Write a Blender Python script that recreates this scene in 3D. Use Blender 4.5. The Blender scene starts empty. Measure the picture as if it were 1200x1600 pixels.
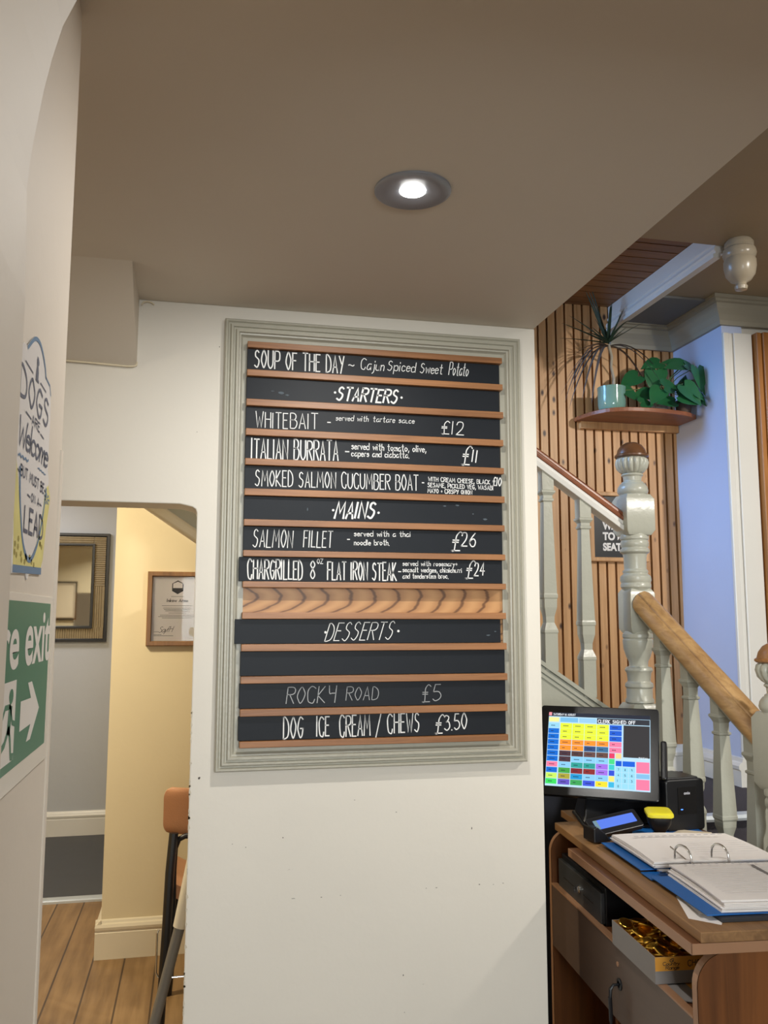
import bpy, bmesh, math, random
from mathutils import Vector, Matrix
random.seed(7)
C = bpy.context.scene.collection
scene = bpy.context.scene
PI = math.pi

# ------------------------------------------------------------------ camera
def build_camera(yaw=12.125, pitch=6.981, roll=0.069, fpx=1351.0):
    y, p, r = (math.radians(a) for a in (yaw, pitch, roll))
    f = Vector((math.sin(y)*math.cos(p), math.cos(y)*math.cos(p), math.sin(p)))
    r0 = Vector((math.cos(y), -math.sin(y), 0)); u0 = r0.cross(f)
    rt = r0*math.cos(r) + u0*math.sin(r); up = u0*math.cos(r) - r0*math.sin(r)
    cd = bpy.data.cameras.new('camera'); co = bpy.data.objects.new('camera', cd); C.objects.link(co)
    cd.sensor_fit = 'VERTICAL'; cd.sensor_height = 36.0; cd.sensor_width = 27.0
    cd.lens = 36.0*fpx/1600.0; cd.clip_start = 0.02
    m = Matrix.Identity(4)
    for i in range(3):
        m[i][0] = rt[i]; m[i][1] = up[i]; m[i][2] = -f[i]
    m.translation = (0, 0, 1.55)
    co.matrix_world = m
    scene.camera = co
build_camera()

# ------------------------------------------------------------------ world, exposure, room lamps and added fill lights
vs = scene.view_settings
scene.display_settings.display_device = 'sRGB'
vs.view_transform = 'Standard'; vs.look = 'None'; vs.gamma = 1.0; vs.exposure = 0.32
vs.use_curve_mapping = False
w = bpy.data.worlds.new('world'); scene.world = w; w.use_nodes = True
bg = w.node_tree.nodes['Background']; bg.inputs[0].default_value = (1.0, 0.96, 0.90, 1); bg.inputs[1].default_value = 0.42

def lamp(name, kind, loc, energy, color, target=None, size=0.1, size_y=None, spot=None, blend=.5):
    l = bpy.data.lights.new(name, kind); l.energy = energy; l.color = color
    if kind == 'AREA':
        l.size = size
        if size_y: l.shape = 'RECTANGLE'; l.size_y = size_y
    else:
        l.shadow_soft_size = size
    if kind == 'SPOT':
        l.spot_size = math.radians(spot); l.spot_blend = blend
    o = bpy.data.objects.new(name, l); C.objects.link(o); o.location = loc
    if target is not None:
        o.rotation_euler = (Vector(target)-Vector(loc)).to_track_quat('-Z', 'Y').to_euler()
    return o
# daylight falling through the window high up on the left of the stairwell
sl_ = lamp('stair_window_light', 'AREA', (0.12, 3.55, 3.0), 7.2, (0.24, 0.52, 1.0), target=(2.4, 3.62, 2.0), size=0.6, size_y=0.6)
sl_.data.spread = math.radians(84)      # beam narrowed to keep blue light off the balusters
# fill light added behind the camera, no window known there
lamp('front_fill_light', 'AREA', (0.4, -2.7, 1.85), 92, (0.90, 0.97, 1.0), target=(0.7, 2.3, 1.45), size=1.6, size_y=1.25)
# unseen lights added to brighten the corridor and the far room
lamp('corridor_fill_light', 'AREA', (-1.1, 3.3, 2.55), 32, (1.0, 0.87, 0.64), target=(-0.5, 3.9, 0.4), size=0.25)
lamp('far_room_light', 'AREA', (-1.3, 5.9, 2.5), 9.5, (1.0, 0.97, 0.95), target=(-1.1, 6.2, 0), size=0.4)

lamp('stair_spot_light', 'SPOT', (2.9, 0.7, 2.95), 170, (1.0, 0.95, 0.87), target=(1.75, 3.3, 1.55), size=.05, spot=62, blend=.5)
lamp('passage_lamp_light', 'POINT', (-0.95, 1.75, 2.3), 2.2, (1.0, 0.88, 0.66), size=0.05)

# ------------------------------------------------------------------ materials
def S(r, g, b):
    def c(v):
        v /= 255.0
        return v/12.92 if v <= .04045 else ((v+.055)/1.055)**2.4
    return (c(r), c(g), c(b), 1)
def nodes(name):
    m = bpy.data.materials.new(name); m.use_nodes = True
    nt = m.node_tree; return m, nt, nt.nodes['Principled BSDF']
def mat(name, col, rough=.5, metal=0, var=0, vscale=6, bump=0, bscale=60, spec=.5, coat=0, emit=None, estr=0):
    m, nt, b = nodes(name)
    b.inputs['Roughness'].default_value = rough; b.inputs['Metallic'].default_value = metal
    b.inputs['Specular IOR Level'].default_value = spec
    b.inputs['Coat Weight'].default_value = coat
    tc = nt.nodes.new('ShaderNodeTexCoord')
    n = nt.nodes.new('ShaderNodeTexNoise'); n.inputs['Scale'].default_value = vscale; n.inputs['Detail'].default_value = 5
    nt.links.new(tc.outputs['Object'], n.inputs['Vector'])
    mx = nt.nodes.new('ShaderNodeMix'); mx.data_type = 'RGBA'
    mx.inputs[6].default_value = tuple(c*(1-var) for c in col[:3])+(1,)
    mx.inputs[7].default_value = tuple(min(1, c*(1+var)) for c in col[:3])+(1,)
    nt.links.new(n.outputs['Fac'], mx.inputs[0]); nt.links.new(mx.outputs[2], b.inputs['Base Color'])
    if bump:
        n2 = nt.nodes.new('ShaderNodeTexNoise'); n2.inputs['Scale'].default_value = bscale; n2.inputs['Detail'].default_value = 3
        nt.links.new(tc.outputs['Object'], n2.inputs['Vector'])
        bp = nt.nodes.new('ShaderNodeBump'); bp.inputs['Strength'].default_value = bump; bp.inputs['Distance'].default_value = .01
        nt.links.new(n2.outputs['Fac'], bp.inputs['Height']); nt.links.new(bp.outputs['Normal'], b.inputs['Normal'])
    if emit:
        b.inputs['Emission Color'].default_value = emit; b.inputs['Emission Strength'].default_value = estr
    return m
def wood(name, dark, light, axis='X', rough=.45, fine=1.0, knots=0.0, coat=0.0, contrast=.5, extra=None):
    """grain running along one object axis, with optional round knots"""
    m, nt, b = nodes(name); L = nt.links
    b.inputs['Roughness'].default_value = rough; b.inputs['Coat Weight'].default_value = coat
    tc = nt.nodes.new('ShaderNodeTexCoord')
    mp = nt.nodes.new('ShaderNodeMapping')
    sc = {'X': (1.3, 26, 26), 'Y': (26, 1.3, 26), 'Z': (26, 26, 1.3)}[axis]
    mp.inputs['Scale'].default_value = tuple(v*fine for v in sc)
    L.new(tc.outputs['Object'], mp.inputs['Vector'])
    n = nt.nodes.new('ShaderNodeTexNoise'); n.inputs['Scale'].default_value = 1.6; n.inputs['Detail'].default_value = 7
    n.inputs['Roughness'].default_value = .62; n.inputs['Distortion'].default_value = .7
    L.new(mp.outputs['Vector'], n.inputs['Vector'])
    n3 = nt.nodes.new('ShaderNodeTexNoise'); n3.inputs['Scale'].default_value = .35; n3.inputs['Detail'].default_value = 2
    L.new(mp.outputs['Vector'], n3.inputs['Vector'])
    ad = nt.nodes.new('ShaderNodeMath'); ad.operation = 'MULTIPLY_ADD'; ad.inputs[1].default_value = .6
    L.new(n3.outputs['Fac'], ad.inputs[0]); L.new(n.outputs['Fac'], ad.inputs[2])
    cr = nt.nodes.new('ShaderNodeValToRGB')
    cr.color_ramp.elements[0].position = .8-contrast*.5; cr.color_ramp.elements[0].color = dark
    cr.color_ramp.elements[1].position = .8+contrast*.5; cr.color_ramp.elements[1].color = light
    L.new(ad.outputs[0], cr.inputs[0])
    out = cr.outputs[0]
    if knots:
        mp2 = nt.nodes.new('ShaderNodeMapping')
        ks = {'X': (3, 9, 9), 'Y': (9, 3, 9), 'Z': (17, 3, 9)}[axis]
        mp2.inputs['Scale'].default_value = ks
        L.new(tc.outputs['Object'], mp2.inputs['Vector'])
        v = nt.nodes.new('ShaderNodeTexVoronoi'); v.inputs['Scale'].default_value = 1.0; v.inputs['Randomness'].default_value = 1
        L.new(mp2.outputs['Vector'], v.inputs['Vector'])
        kr = nt.nodes.new('ShaderNodeValToRGB')
        kr.color_ramp.elements[0].position = knots*.45; kr.color_ramp.elements[0].color = (1, 1, 1, 1)
        kr.color_ramp.elements[1].position = knots; kr.color_ramp.elements[1].color = (0, 0, 0, 1)
        L.new(v.outputs['Distance'], kr.inputs[0])
        sp = nt.nodes.new('ShaderNodeSeparateColor'); L.new(v.outputs['Color'], sp.inputs[0])
        gt = nt.nodes.new('ShaderNodeMath'); gt.operation = 'GREATER_THAN'; gt.inputs[1].default_value = .48; L.new(sp.outputs[0], gt.inputs[0])
        km = nt.nodes.new('ShaderNodeMath'); km.operation = 'MULTIPLY'; L.new(kr.outputs[0], km.inputs[0]); L.new(gt.outputs[0], km.inputs[1])
        mx = nt.nodes.new('ShaderNodeMix'); mx.data_type = 'RGBA'
        L.new(km.outputs[0], mx.inputs[0]); L.new(out, mx.inputs[6]); mx.inputs[7].default_value = S(62, 34, 20)
        out = mx.outputs[2]
    L.new(out, b.inputs['Base Color'])
    bp = nt.nodes.new('ShaderNodeBump'); bp.inputs['Strength'].default_value = .12; bp.inputs['Distance'].default_value = .004
    L.new(n.outputs['Fac'], bp.inputs['Height']); L.new(bp.outputs['Normal'], b.inputs['Normal'])
    return m
def planks(name):
    m, nt, b = nodes(name); L = nt.links
    tc = nt.nodes.new('ShaderNodeTexCoord')
    mp = nt.nodes.new('ShaderNodeMapping'); mp.inputs['Rotation'].default_value = (0, 0, PI/2)
    L.new(tc.outputs['Object'], mp.inputs['Vector'])
    br = nt.nodes.new('ShaderNodeTexBrick'); br.inputs['Scale'].default_value = 1
    br.inputs['Brick Width'].default_value = 7; br.inputs['Row Height'].default_value = .14; br.inputs['Mortar Size'].default_value = .004
    br.inputs['Color1'].default_value = S(166, 134, 92); br.inputs['Color2'].default_value = S(154, 122, 80); br.inputs['Mortar'].default_value = S(86, 64, 40)
    L.new(mp.outputs['Vector'], br.inputs['Vector'])
    mp2 = nt.nodes.new('ShaderNodeMapping'); mp2.inputs['Scale'].default_value = (14, 1.2, 1)
    L.new(tc.outputs['Object'], mp2.inputs['Vector'])
    n = nt.nodes.new('ShaderNodeTexNoise'); n.inputs['Scale'].default_value = 2.2; n.inputs['Detail'].default_value = 7
    L.new(mp2.outputs['Vector'], n.inputs['Vector'])
    n2 = nt.nodes.new('ShaderNodeTexNoise'); n2.inputs['Scale'].default_value = 2.5; n2.inputs['Detail'].default_value = 4
    L.new(tc.outputs['Object'], n2.inputs['Vector'])
    mu = nt.nodes.new('ShaderNodeMath'); mu.operation = 'MULTIPLY'; L.new(n.outputs['Fac'], mu.inputs[0]); L.new(n2.outputs['Fac'], mu.inputs[1])
    cr = nt.nodes.new('ShaderNodeValToRGB'); cr.color_ramp.elements[0].position = .15; cr.color_ramp.elements[1].position = .36
    cr.color_ramp.elements[0].color = (.62, .58, .52, 1); cr.color_ramp.elements[1].color = (1.0, 1.0, 1.0, 1)
    L.new(mu.outputs[0], cr.inputs[0])
    mx = nt.nodes.new('ShaderNodeMix'); mx.data_type = 'RGBA'; mx.blend_type = 'MULTIPLY'; mx.inputs[0].default_value = 1
    L.new(br.outputs['Color'], mx.inputs[6]); L.new(cr.outputs[0], mx.inputs[7]); L.new(mx.outputs[2], b.inputs['Base Color'])
    b.inputs['Roughness'].default_value = .5
    return m
def wall_paint(name, col, scuff=.5):
    """matt wall paint with faint blotches and a few small dark scuffs"""
    m, nt, b = nodes(name); L = nt.links
    b.inputs['Roughness'].default_value = .62; b.inputs['Specular IOR Level'].default_value = .3
    tc = nt.nodes.new('ShaderNodeTexCoord')
    n = nt.nodes.new('ShaderNodeTexNoise'); n.inputs['Scale'].default_value = 3; n.inputs['Detail'].default_value = 6
    L.new(tc.outputs['Object'], n.inputs['Vector'])
    mx = nt.nodes.new('ShaderNodeMix'); mx.data_type = 'RGBA'
    mx.inputs[6].default_value = tuple(c*.955 for c in col[:3])+(1,); mx.inputs[7].default_value = tuple(min(1, c*1.03) for c in col[:3])+(1,)
    L.new(n.outputs['Fac'], mx.inputs[0])
    mp = nt.nodes.new('ShaderNodeMapping'); mp.inputs['Scale'].default_value = (1, 1, 3.2)
    L.new(tc.outputs['Object'], mp.inputs['Vector'])
    n2 = nt.nodes.new('ShaderNodeTexNoise'); n2.inputs['Scale'].default_value = 14; n2.inputs['Detail'].default_value = 8; n2.inputs['Roughness'].default_value = .75
    L.new(mp.outputs['Vector'], n2.inputs['Vector'])
    cr = nt.nodes.new('ShaderNodeValToRGB'); cr.color_ramp.elements[0].position = .705; cr.color_ramp.elements[1].position = .735
    L.new(n2.outputs['Fac'], cr.inputs[0])
    ml = nt.nodes.new('ShaderNodeMath'); ml.operation = 'MULTIPLY'; ml.inputs[1].default_value = scuff; L.new(cr.outputs[0], ml.inputs[0])
    m2 = nt.nodes.new('ShaderNodeMix'); m2.data_type = 'RGBA'; m2.inputs[7].default_value = S(120, 106, 90)
    L.new(ml.outputs[0], m2.inputs[0]); L.new(mx.outputs[2], m2.inputs[6]); L.new(m2.outputs[2], b.inputs['Base Color'])
    n3 = nt.nodes.new('ShaderNodeTexNoise'); n3.inputs['Scale'].default_value = 26; n3.inputs['Detail'].default_value = 3
    L.new(tc.outputs['Object'], n3.inputs['Vector'])
    bp = nt.nodes.new('ShaderNodeBump'); bp.inputs['Strength'].default_value = .08; bp.inputs['Distance'].default_value = .01
    L.new(n3.outputs['Fac'], bp.inputs['Height']); L.new(bp.outputs['Normal'], b.inputs['Normal'])
    return m
M = dict(
    wall=wall_paint('cream_wall_paint', S(229, 223, 211)),
    wall_left=wall_paint('left_wall_paint', S(222, 210, 194), .25),
    ceiling=wall_paint('ceiling_paint', S(210, 199, 183), .0),
    corridor=wall_paint('corridor_cream_paint', S(226, 210, 172), .2),
    greywall=wall_paint('far_grey_paint', S(190, 194, 200), 0),
    upceiling=wall_paint('upper_ceiling_shaded', S(166, 150, 126), 0),  # ceiling colour darkened to carry the dim light up there
    bluewall=wall_paint('pale_blue_white_paint', S(196, 208, 238), 0),
    shadeceil=mat('ceiling_shade_grey', S(122, 124, 126), .7, var=.03),  # grey stands in for shade on the far ceiling
    white=mat('white_gloss_paint', S(228, 226, 220), .3, var=.03),
    creamgloss=mat('cream_gloss_paint', S(226, 214, 186), .35, var=.03),
    sage=mat('sage_grey_paint', S(176, 172, 156), .38, var=.05, vscale=20, bump=.1, bscale=90),
    stair=mat('stair_grey_paint', S(182, 182, 168), .3, var=.06, vscale=12, bump=.08, bscale=60),
    pine=wood('knotty_pine', S(160, 110, 62), S(216, 166, 112), 'Z', .45, knots=.19, contrast=.8),
    pinedark=wood('dark_stained_pine', S(98, 64, 36), S(160, 112, 66), 'X', .5, contrast=.8),
    gap=mat('dark_gap', S(22, 14, 10), .9),
    oak=wood('oak_ledge', S(116, 74, 42), S(174, 120, 74), 'X', .42, fine=1.3, contrast=.7),
    mahog=wood('red_brown_rail', S(96, 50, 28), S(150, 88, 52), 'X', .35, contrast=.7),
    railpine=wood('varnished_pine_rail', S(138, 98, 56), S(198, 160, 110), 'Y', .38, contrast=.7),
    cap=wood('cap_wood', S(74, 48, 30), S(114, 76, 48), 'X', .3, fine=.8, contrast=.7),
    cappine=wood('pale_cap_wood', S(128, 84, 48), S(176, 126, 76), 'X', .35, fine=.8, contrast=.7),
    lam=wood('brown_laminate', S(70, 42, 24), S(116, 74, 46), 'Y', .35, fine=.8, contrast=.9),
    lamz=wood('brown_laminate_side', S(66, 37, 17), S(122, 74, 36), 'Z', .38, fine=.8, contrast=.9),
    lamgrey=wood('taupe_laminate', S(84, 67, 57), S(97, 79, 67), 'Y', .4, fine=1, contrast=1.2),
    edge=mat('edge_band', S(160, 120, 90), .4, var=.05),
    plank=wood('pine_board', S(98, 68, 40), S(150, 112, 72), 'Y', .5, fine=1.0, contrast=.7),
    slate=mat('chalkboard_black', S(24, 28, 34), .5, var=.15, vscale=9, bump=.02, spec=.25),
    chalk=mat('chalk_white', S(240, 240, 238), .8, emit=None),
    smear=mat('chalk_smear_dust', S(92, 102, 110), .9),
    chalkdim=mat('faint_chalk', S(176, 178, 180), .8),
    black=mat('black_plastic', S(20, 21, 25), .35, var=.05),
    blackm=mat('black_steel', S(24, 24, 25), .4, var=.1),
    navy=mat('dark_navy_panel', S(38, 42, 54), .6, var=.08),
    carpet=mat('dark_carpet', S(66, 62, 68), .95, var=.15, vscale=60, bump=.4, bscale=300),
    slatefloor=mat('dark_vinyl_floor', S(72, 74, 78), .55, var=.1, vscale=9),
    stairwood=mat('dark_stair_riser', S(92, 78, 62), .6, var=.1),
    chrome=mat('chrome', S(225, 225, 225), .15, 1),
    blue=mat('blue_card', S(20, 96, 170), .45, var=.04),
    blackcard=mat('black_card', S(40, 40, 44), .6),
    paper=mat('white_paper', S(236, 230, 226), .8, var=.02),
    ink=mat('grey_ink', S(190, 186, 186), .8),
    inkdark=mat('dark_ink', S(48, 46, 46), .8),
    gold=mat('gold_foil', S(246, 200, 88), .3, 1, var=.1, vscale=90, bump=.35, bscale=160),
    boxgrey=mat('grey_carton', S(134, 130, 128), .7, var=.04),
    boxorange=mat('orange_carton', S(214, 150, 52), .65, var=.04),
    kraft=mat('brown_card_inside', S(176, 126, 66), .8, var=.05),
    yellow=mat('yellow_plastic', S(226, 214, 50), .4, var=.04),
    green=mat('exit_green', S(40, 118, 90), .35, var=.03),
    signwhite=mat('sign_white', S(232, 226, 218), .4),
    plate=mat('clear_plate', S(222, 214, 202), .25),
    dogwhite=mat('enamel_white', S(232, 226, 222), .35, var=.02),
    dogblue=mat('enamel_blue', S(86, 124, 160), .4, var=.05),
    dogink=mat('enamel_slate_ink', S(84, 88, 106), .5),
    dogyellow=mat('enamel_yellow', S(224, 212, 130), .4, var=.25, vscale=14),
    dogbrown=mat('enamel_olive', S(160, 146, 70), .5, var=.2),
    tan=mat('tan_leatherette', S(186, 132, 92), .5, var=.06, vscale=20, bump=.1, bscale=200),
    plasticw=mat('white_plastic', S(236, 228, 206), .35),
    greytube=mat('grey_tube', S(132, 130, 124), .4, metal=.3),
    glaze=mat('green_glaze', S(120, 160, 148), .12, var=.12, vscale=14, coat=.6),
    soil=mat('soil', S(50, 38, 28), .95, var=.3, vscale=60, bump=.5),
    bark=mat('pale_bark', S(170, 162, 146), .8, var=.2, vscale=60),
    spike=mat('dracaena_leaf', S(44, 62, 46), .45, var=.3, vscale=20),
    spikedry=mat('drooping_leaf', S(92, 80, 72), .6, var=.3, vscale=20),
    leaf=mat('pothos_leaf', S(40, 98, 58), .3, var=.35, vscale=9),
    potwhite=mat('white_pot', S(226, 226, 226), .3),
    potbrown=mat('brown_pot', S(92, 74, 62), .5),
    goldframe=wood('bronze_frame', S(104, 74, 42), S(146, 106, 64), 'Z', .35, contrast=.8),
    weave=mat('woven_frame', S(150, 134, 104), .5, var=.2, vscale=30, bump=.3),
    mirror=mat('mirror_glass', S(215, 215, 205), .03, 1),
    alu=mat('white_metal_strip', S(206, 214, 220), .35, .3),
    lampblack=mat('downlight_dark_trim', S(150, 154, 162), .35, .5),
    lens=mat('lamp_lens', S(255, 255, 250), .3, emit=(1, .97, .9, 1), estr=30),
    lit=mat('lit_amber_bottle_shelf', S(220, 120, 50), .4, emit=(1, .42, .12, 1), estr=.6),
    orange_wood=wood('orange_door_wood', S(120, 70, 26), S(176, 116, 52), 'Z', .4, contrast=.8),
    goldprint=mat('gold_print', S(182, 152, 80), .4, .3),
)
def glass(name):
    m, nt, b = nodes(name)
    b.inputs['Base Color'].default_value = (1, 1, 1, 1); b.inputs['Roughness'].default_value = .02
    b.inputs['Transmission Weight'].default_value = 1; b.inputs['IOR'].default_value = 1.18
    return m
M['glass'] = glass('clear_glass')
def oak_panel_mat():
    m, nt, b = nodes('varnished_oak_cathedral'); L = nt.links
    tc = nt.nodes.new('ShaderNodeTexCoord')
    mp = nt.nodes.new('ShaderNodeMapping'); mp.inputs['Scale'].default_value = (1.5, 1, 9); mp.inputs['Location'].default_value = (1.05, 0, -3.98)
    L.new(tc.outputs['Object'], mp.inputs['Vector'])
    wv = nt.nodes.new('ShaderNodeTexWave'); wv.wave_type = 'RINGS'; wv.rings_direction = 'SPHERICAL'
    wv.inputs['Scale'].default_value = 3.3; wv.inputs['Distortion'].default_value = 1.6; wv.inputs['Detail'].default_value = 3; wv.inputs['Detail Scale'].default_value = 1.2
    L.new(mp.outputs['Vector'], wv.inputs['Vector'])
    cr = nt.nodes.new('ShaderNodeValToRGB')
    cr.color_ramp.elements[0].position = 0; cr.color_ramp.elements[0].color = S(112, 76, 48)
    e = cr.color_ramp.elements.new(.10); e.color = S(178, 130, 84)
    cr.color_ramp.elements[-1].position = 1; cr.color_ramp.elements[-1].color = S(200, 152, 102)
    L.new(wv.outputs['Fac'], cr.inputs[0]); L.new(cr.outputs[0], b.inputs['Base Color'])
    b.inputs['Roughness'].default_value = .42; b.inputs['Specular IOR Level'].default_value = .35
    return m
M['oakpanel'] = oak_panel_mat()
_em = {}
def screen_mat(rgb, k=1.0):
    key = (rgb, k)
    if key not in _em:
        m, nt, b = nodes('screen_%02x%02x%02x' % rgb)
        c = S(*rgb); b.inputs['Base Color'].default_value = (.01, .01, .01, 1); b.inputs['Roughness'].default_value = .5; b.inputs['Specular IOR Level'].default_value = 0.03
        b.inputs['Emission Color'].default_value = c; b.inputs['Emission Strength'].default_value = k
        _em[key] = m
    return _em[key]

# ------------------------------------------------------------------ mesh builder
class MB:
    def __init__(s): s.v = []; s.f = []; s.mi = []; s.cur = 0
    def add(s, vs, fs, T=None):
        b = len(s.v)
        for p in vs:
            p = Vector(p)
            s.v.append(T @ p if T is not None else p)
        for f in fs: s.f.append([b+i for i in f]); s.mi.append(s.cur)
        return s
    def box(s, a, c, T=None):
        (x0, y0, z0), (x1, y1, z1) = a, c
        vs = [(x0,y0,z0),(x1,y0,z0),(x1,y1,z0),(x0,y1,z0),(x0,y0,z1),(x1,y0,z1),(x1,y1,z1),(x0,y1,z1)]
        return s.add(vs, [(0,3,2,1),(4,5,6,7),(0,1,5,4),(1,2,6,5),(2,3,7,6),(3,0,4,7)], T)
    def prism(s, pts, axis, a, b, T=None):
        """extrude a 2D outline along an axis: X -> pts are (y,z); Y -> (x,z); Z -> (x,y)"""
        def P(p, t):
            return {'X': (t, p[0], p[1]), 'Y': (p[0], t, p[1]), 'Z': (p[0], p[1], t)}[axis]
        n = len(pts)
        vs = [P(p, a) for p in pts]+[P(p, b) for p in pts]
        fs = [list(range(n))[::-1], list(range(n, 2*n))]+[(i, (i+1) % n, n+(i+1) % n, n+i) for i in range(n)]
        return s.add(vs, fs, T)
    def lathe(s, prof, n=32, T=None, phase=0, flute=None):
        """revolve (r,z) profile round Z; flute = (z0,z1,count,depth)"""
        vs = []; fs = []
        for r, z in prof:
            for k in range(n):
                a = 2*PI*k/n+phase; rr = r
                if flute and flute[0] < z < flute[1]:
                    t = (z-flute[0])/(flute[1]-flute[0]); rr = r*(1-flute[3]*(1-abs(math.sin(a*flute[2]/2))**.7)*math.sin(PI*t)**.4)
                vs.append((rr*math.cos(a), rr*math.sin(a), z))
        m = len(prof)
        for i in range(m-1):
            for k in range(n): fs.append((i*n+k, i*n+(k+1) % n, (i+1)*n+(k+1) % n, (i+1)*n+k))
        fs.append(list(range(n))[::-1]); fs.append([(m-1)*n+k for k in range(n)])
        return s.add(vs, fs, T)
    def tube(s, pts, r, n=8, T=None, flat=None):
        pts = [Vector(p) for p in pts]; R = r if isinstance(r, (list, tuple)) else [r]*len(pts)
        vs = []; fs = []; up = Vector((0, 0, 1)); pu = None
        for i, p in enumerate(pts):
            t = (pts[min(i+1, len(pts)-1)]-pts[max(i-1, 0)]).normalized()
            if pu is None:
                a = up if abs(t.dot(up)) < .95 else Vector((1, 0, 0)); u = (a-t*a.dot(t)).normalized()
            else: u = (pu-t*pu.dot(t)).normalized()
            pu = u; v = t.cross(u)
            for k in range(n):
                an = 2*PI*k/n; fu, fv = flat if flat else (1, 1)
                vs.append(p+u*math.cos(an)*R[i]*fu+v*math.sin(an)*R[i]*fv)
        m = len(pts)
        for i in range(m-1):
            for k in range(n): fs.append((i*n+k, i*n+(k+1) % n, (i+1)*n+(k+1) % n, (i+1)*n+k))
        fs.append(list(range(n))[::-1]); fs.append([(m-1)*n+k for k in range(n)])
        return s.add(vs, fs, T)
    def sweep_rect(s, x0, z0, x1, z1, prof, yb):
        """picture-frame moulding round a rectangle in the XZ plane facing -Y; prof = (inset, height)"""
        vs = []; fs = []; m = len(prof)
        for cx, cz, sx, sz in ((x0, z0, 1, 1), (x1, z0, -1, 1), (x1, z1, -1, -1), (x0, z1, 1, -1)):
            for d, h in prof: vs.append((cx+sx*d, yb-h, cz+sz*d))
        for c in range(4):
            for i in range(m-1): fs.append((c*m+i, ((c+1) % 4)*m+i, ((c+1) % 4)*m+i+1, c*m+i+1))
        return s.add(vs, fs)
    def ribbon(s, pts, wd, place, n0=.5):
        """flat stroke: pts 2D in a plane, place(u,v) -> 3D"""
        P = [Vector(p) for p in pts]
        Q = [P[0]]
        for p in P[1:]:
            if (p-Q[-1]).length > 1e-5: Q.append(p)
        if len(Q) < 2:
            Q = [Q[0]-Vector((wd*.5, 0)), Q[0]+Vector((wd*.5, 0))]
        d0 = (Q[0]-Q[1]).normalized()*wd*.3; d1 = (Q[-1]-Q[-2]).normalized()*wd*.3
        Q[0] = Q[0]+d0; Q[-1] = Q[-1]+d1
        vs = []; fs = []
        for i, p in enumerate(Q):
            a = (Q[i]-Q[i-1]).normalized() if i else (Q[1]-Q[0]).normalized()
            b = (Q[i+1]-Q[i]).normalized() if i < len(Q)-1 else a
            t = a+b
            t = t.normalized() if t.length > .05 else a
            nn = Vector((-t.y, t.x)); k = 1/max(.55, nn.dot(Vector((-a.y, a.x))))
            k = min(k, 1.6)
            vs.append(place(*(p+nn*wd*.5*k))); vs.append(place(*(p-nn*wd*.5*k)))
        for i in range(len(Q)-1): fs.append((2*i, 2*i+1, 2*i+3, 2*i+2))
        return s.add(vs, fs)
def link(name, mb, mats, parent=None, smooth=False, bevel=0, seg=2, loc=None):
    me = bpy.data.meshes.new(name)
    vs = mb.v
    if loc is not None: vs = [v-Vector(loc) for v in vs]
    me.from_pydata([tuple(v) for v in vs], [], mb.f)
    if not isinstance(mats, (list, tuple)): mats = [mats]
    for m in mats: me.materials.append(m)
    for p, i in zip(me.polygons, mb.mi): p.material_index = i
    bm = bmesh.new(); bm.from_mesh(me)
    bmesh.ops.recalc_face_normals(bm, faces=bm.faces)
    bm.to_mesh(me); bm.free()
    o = bpy.data.objects.new(name, me); C.objects.link(o)
    if loc is not None: o.location = loc
    if parent is not None: o.parent = parent
    if bevel:
        md = o.modifiers.new('bevel', 'BEVEL'); md.width = bevel; md.segments = seg; md.limit_method = 'ANGLE'; md.angle_limit = math.radians(40)
    if smooth:
        for p in me.polygons: p.use_smooth = True
        try:
            me.set_sharp_from_angle(angle=math.radians(38))
        except Exception: pass
    return o
def tag(o, label, cat, group=None):
    o['label'] = label; o['category'] = cat
    if group: o['group'] = group
    return o
def thing(name, label, cat, loc=(0, 0, 0), rotz=0, group=None):
    o = bpy.data.objects.new(name, None); C.objects.link(o); o.empty_display_size = .05
    o.location = loc; o.rotation_euler = (0, 0, rotz)
    return tag(o, label, cat, group)
def struct(name, mb, m, parent=None, **k):
    o = link(name, mb, m, parent, **k)
    if parent is None: o['kind'] = 'structure'
    return o

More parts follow.
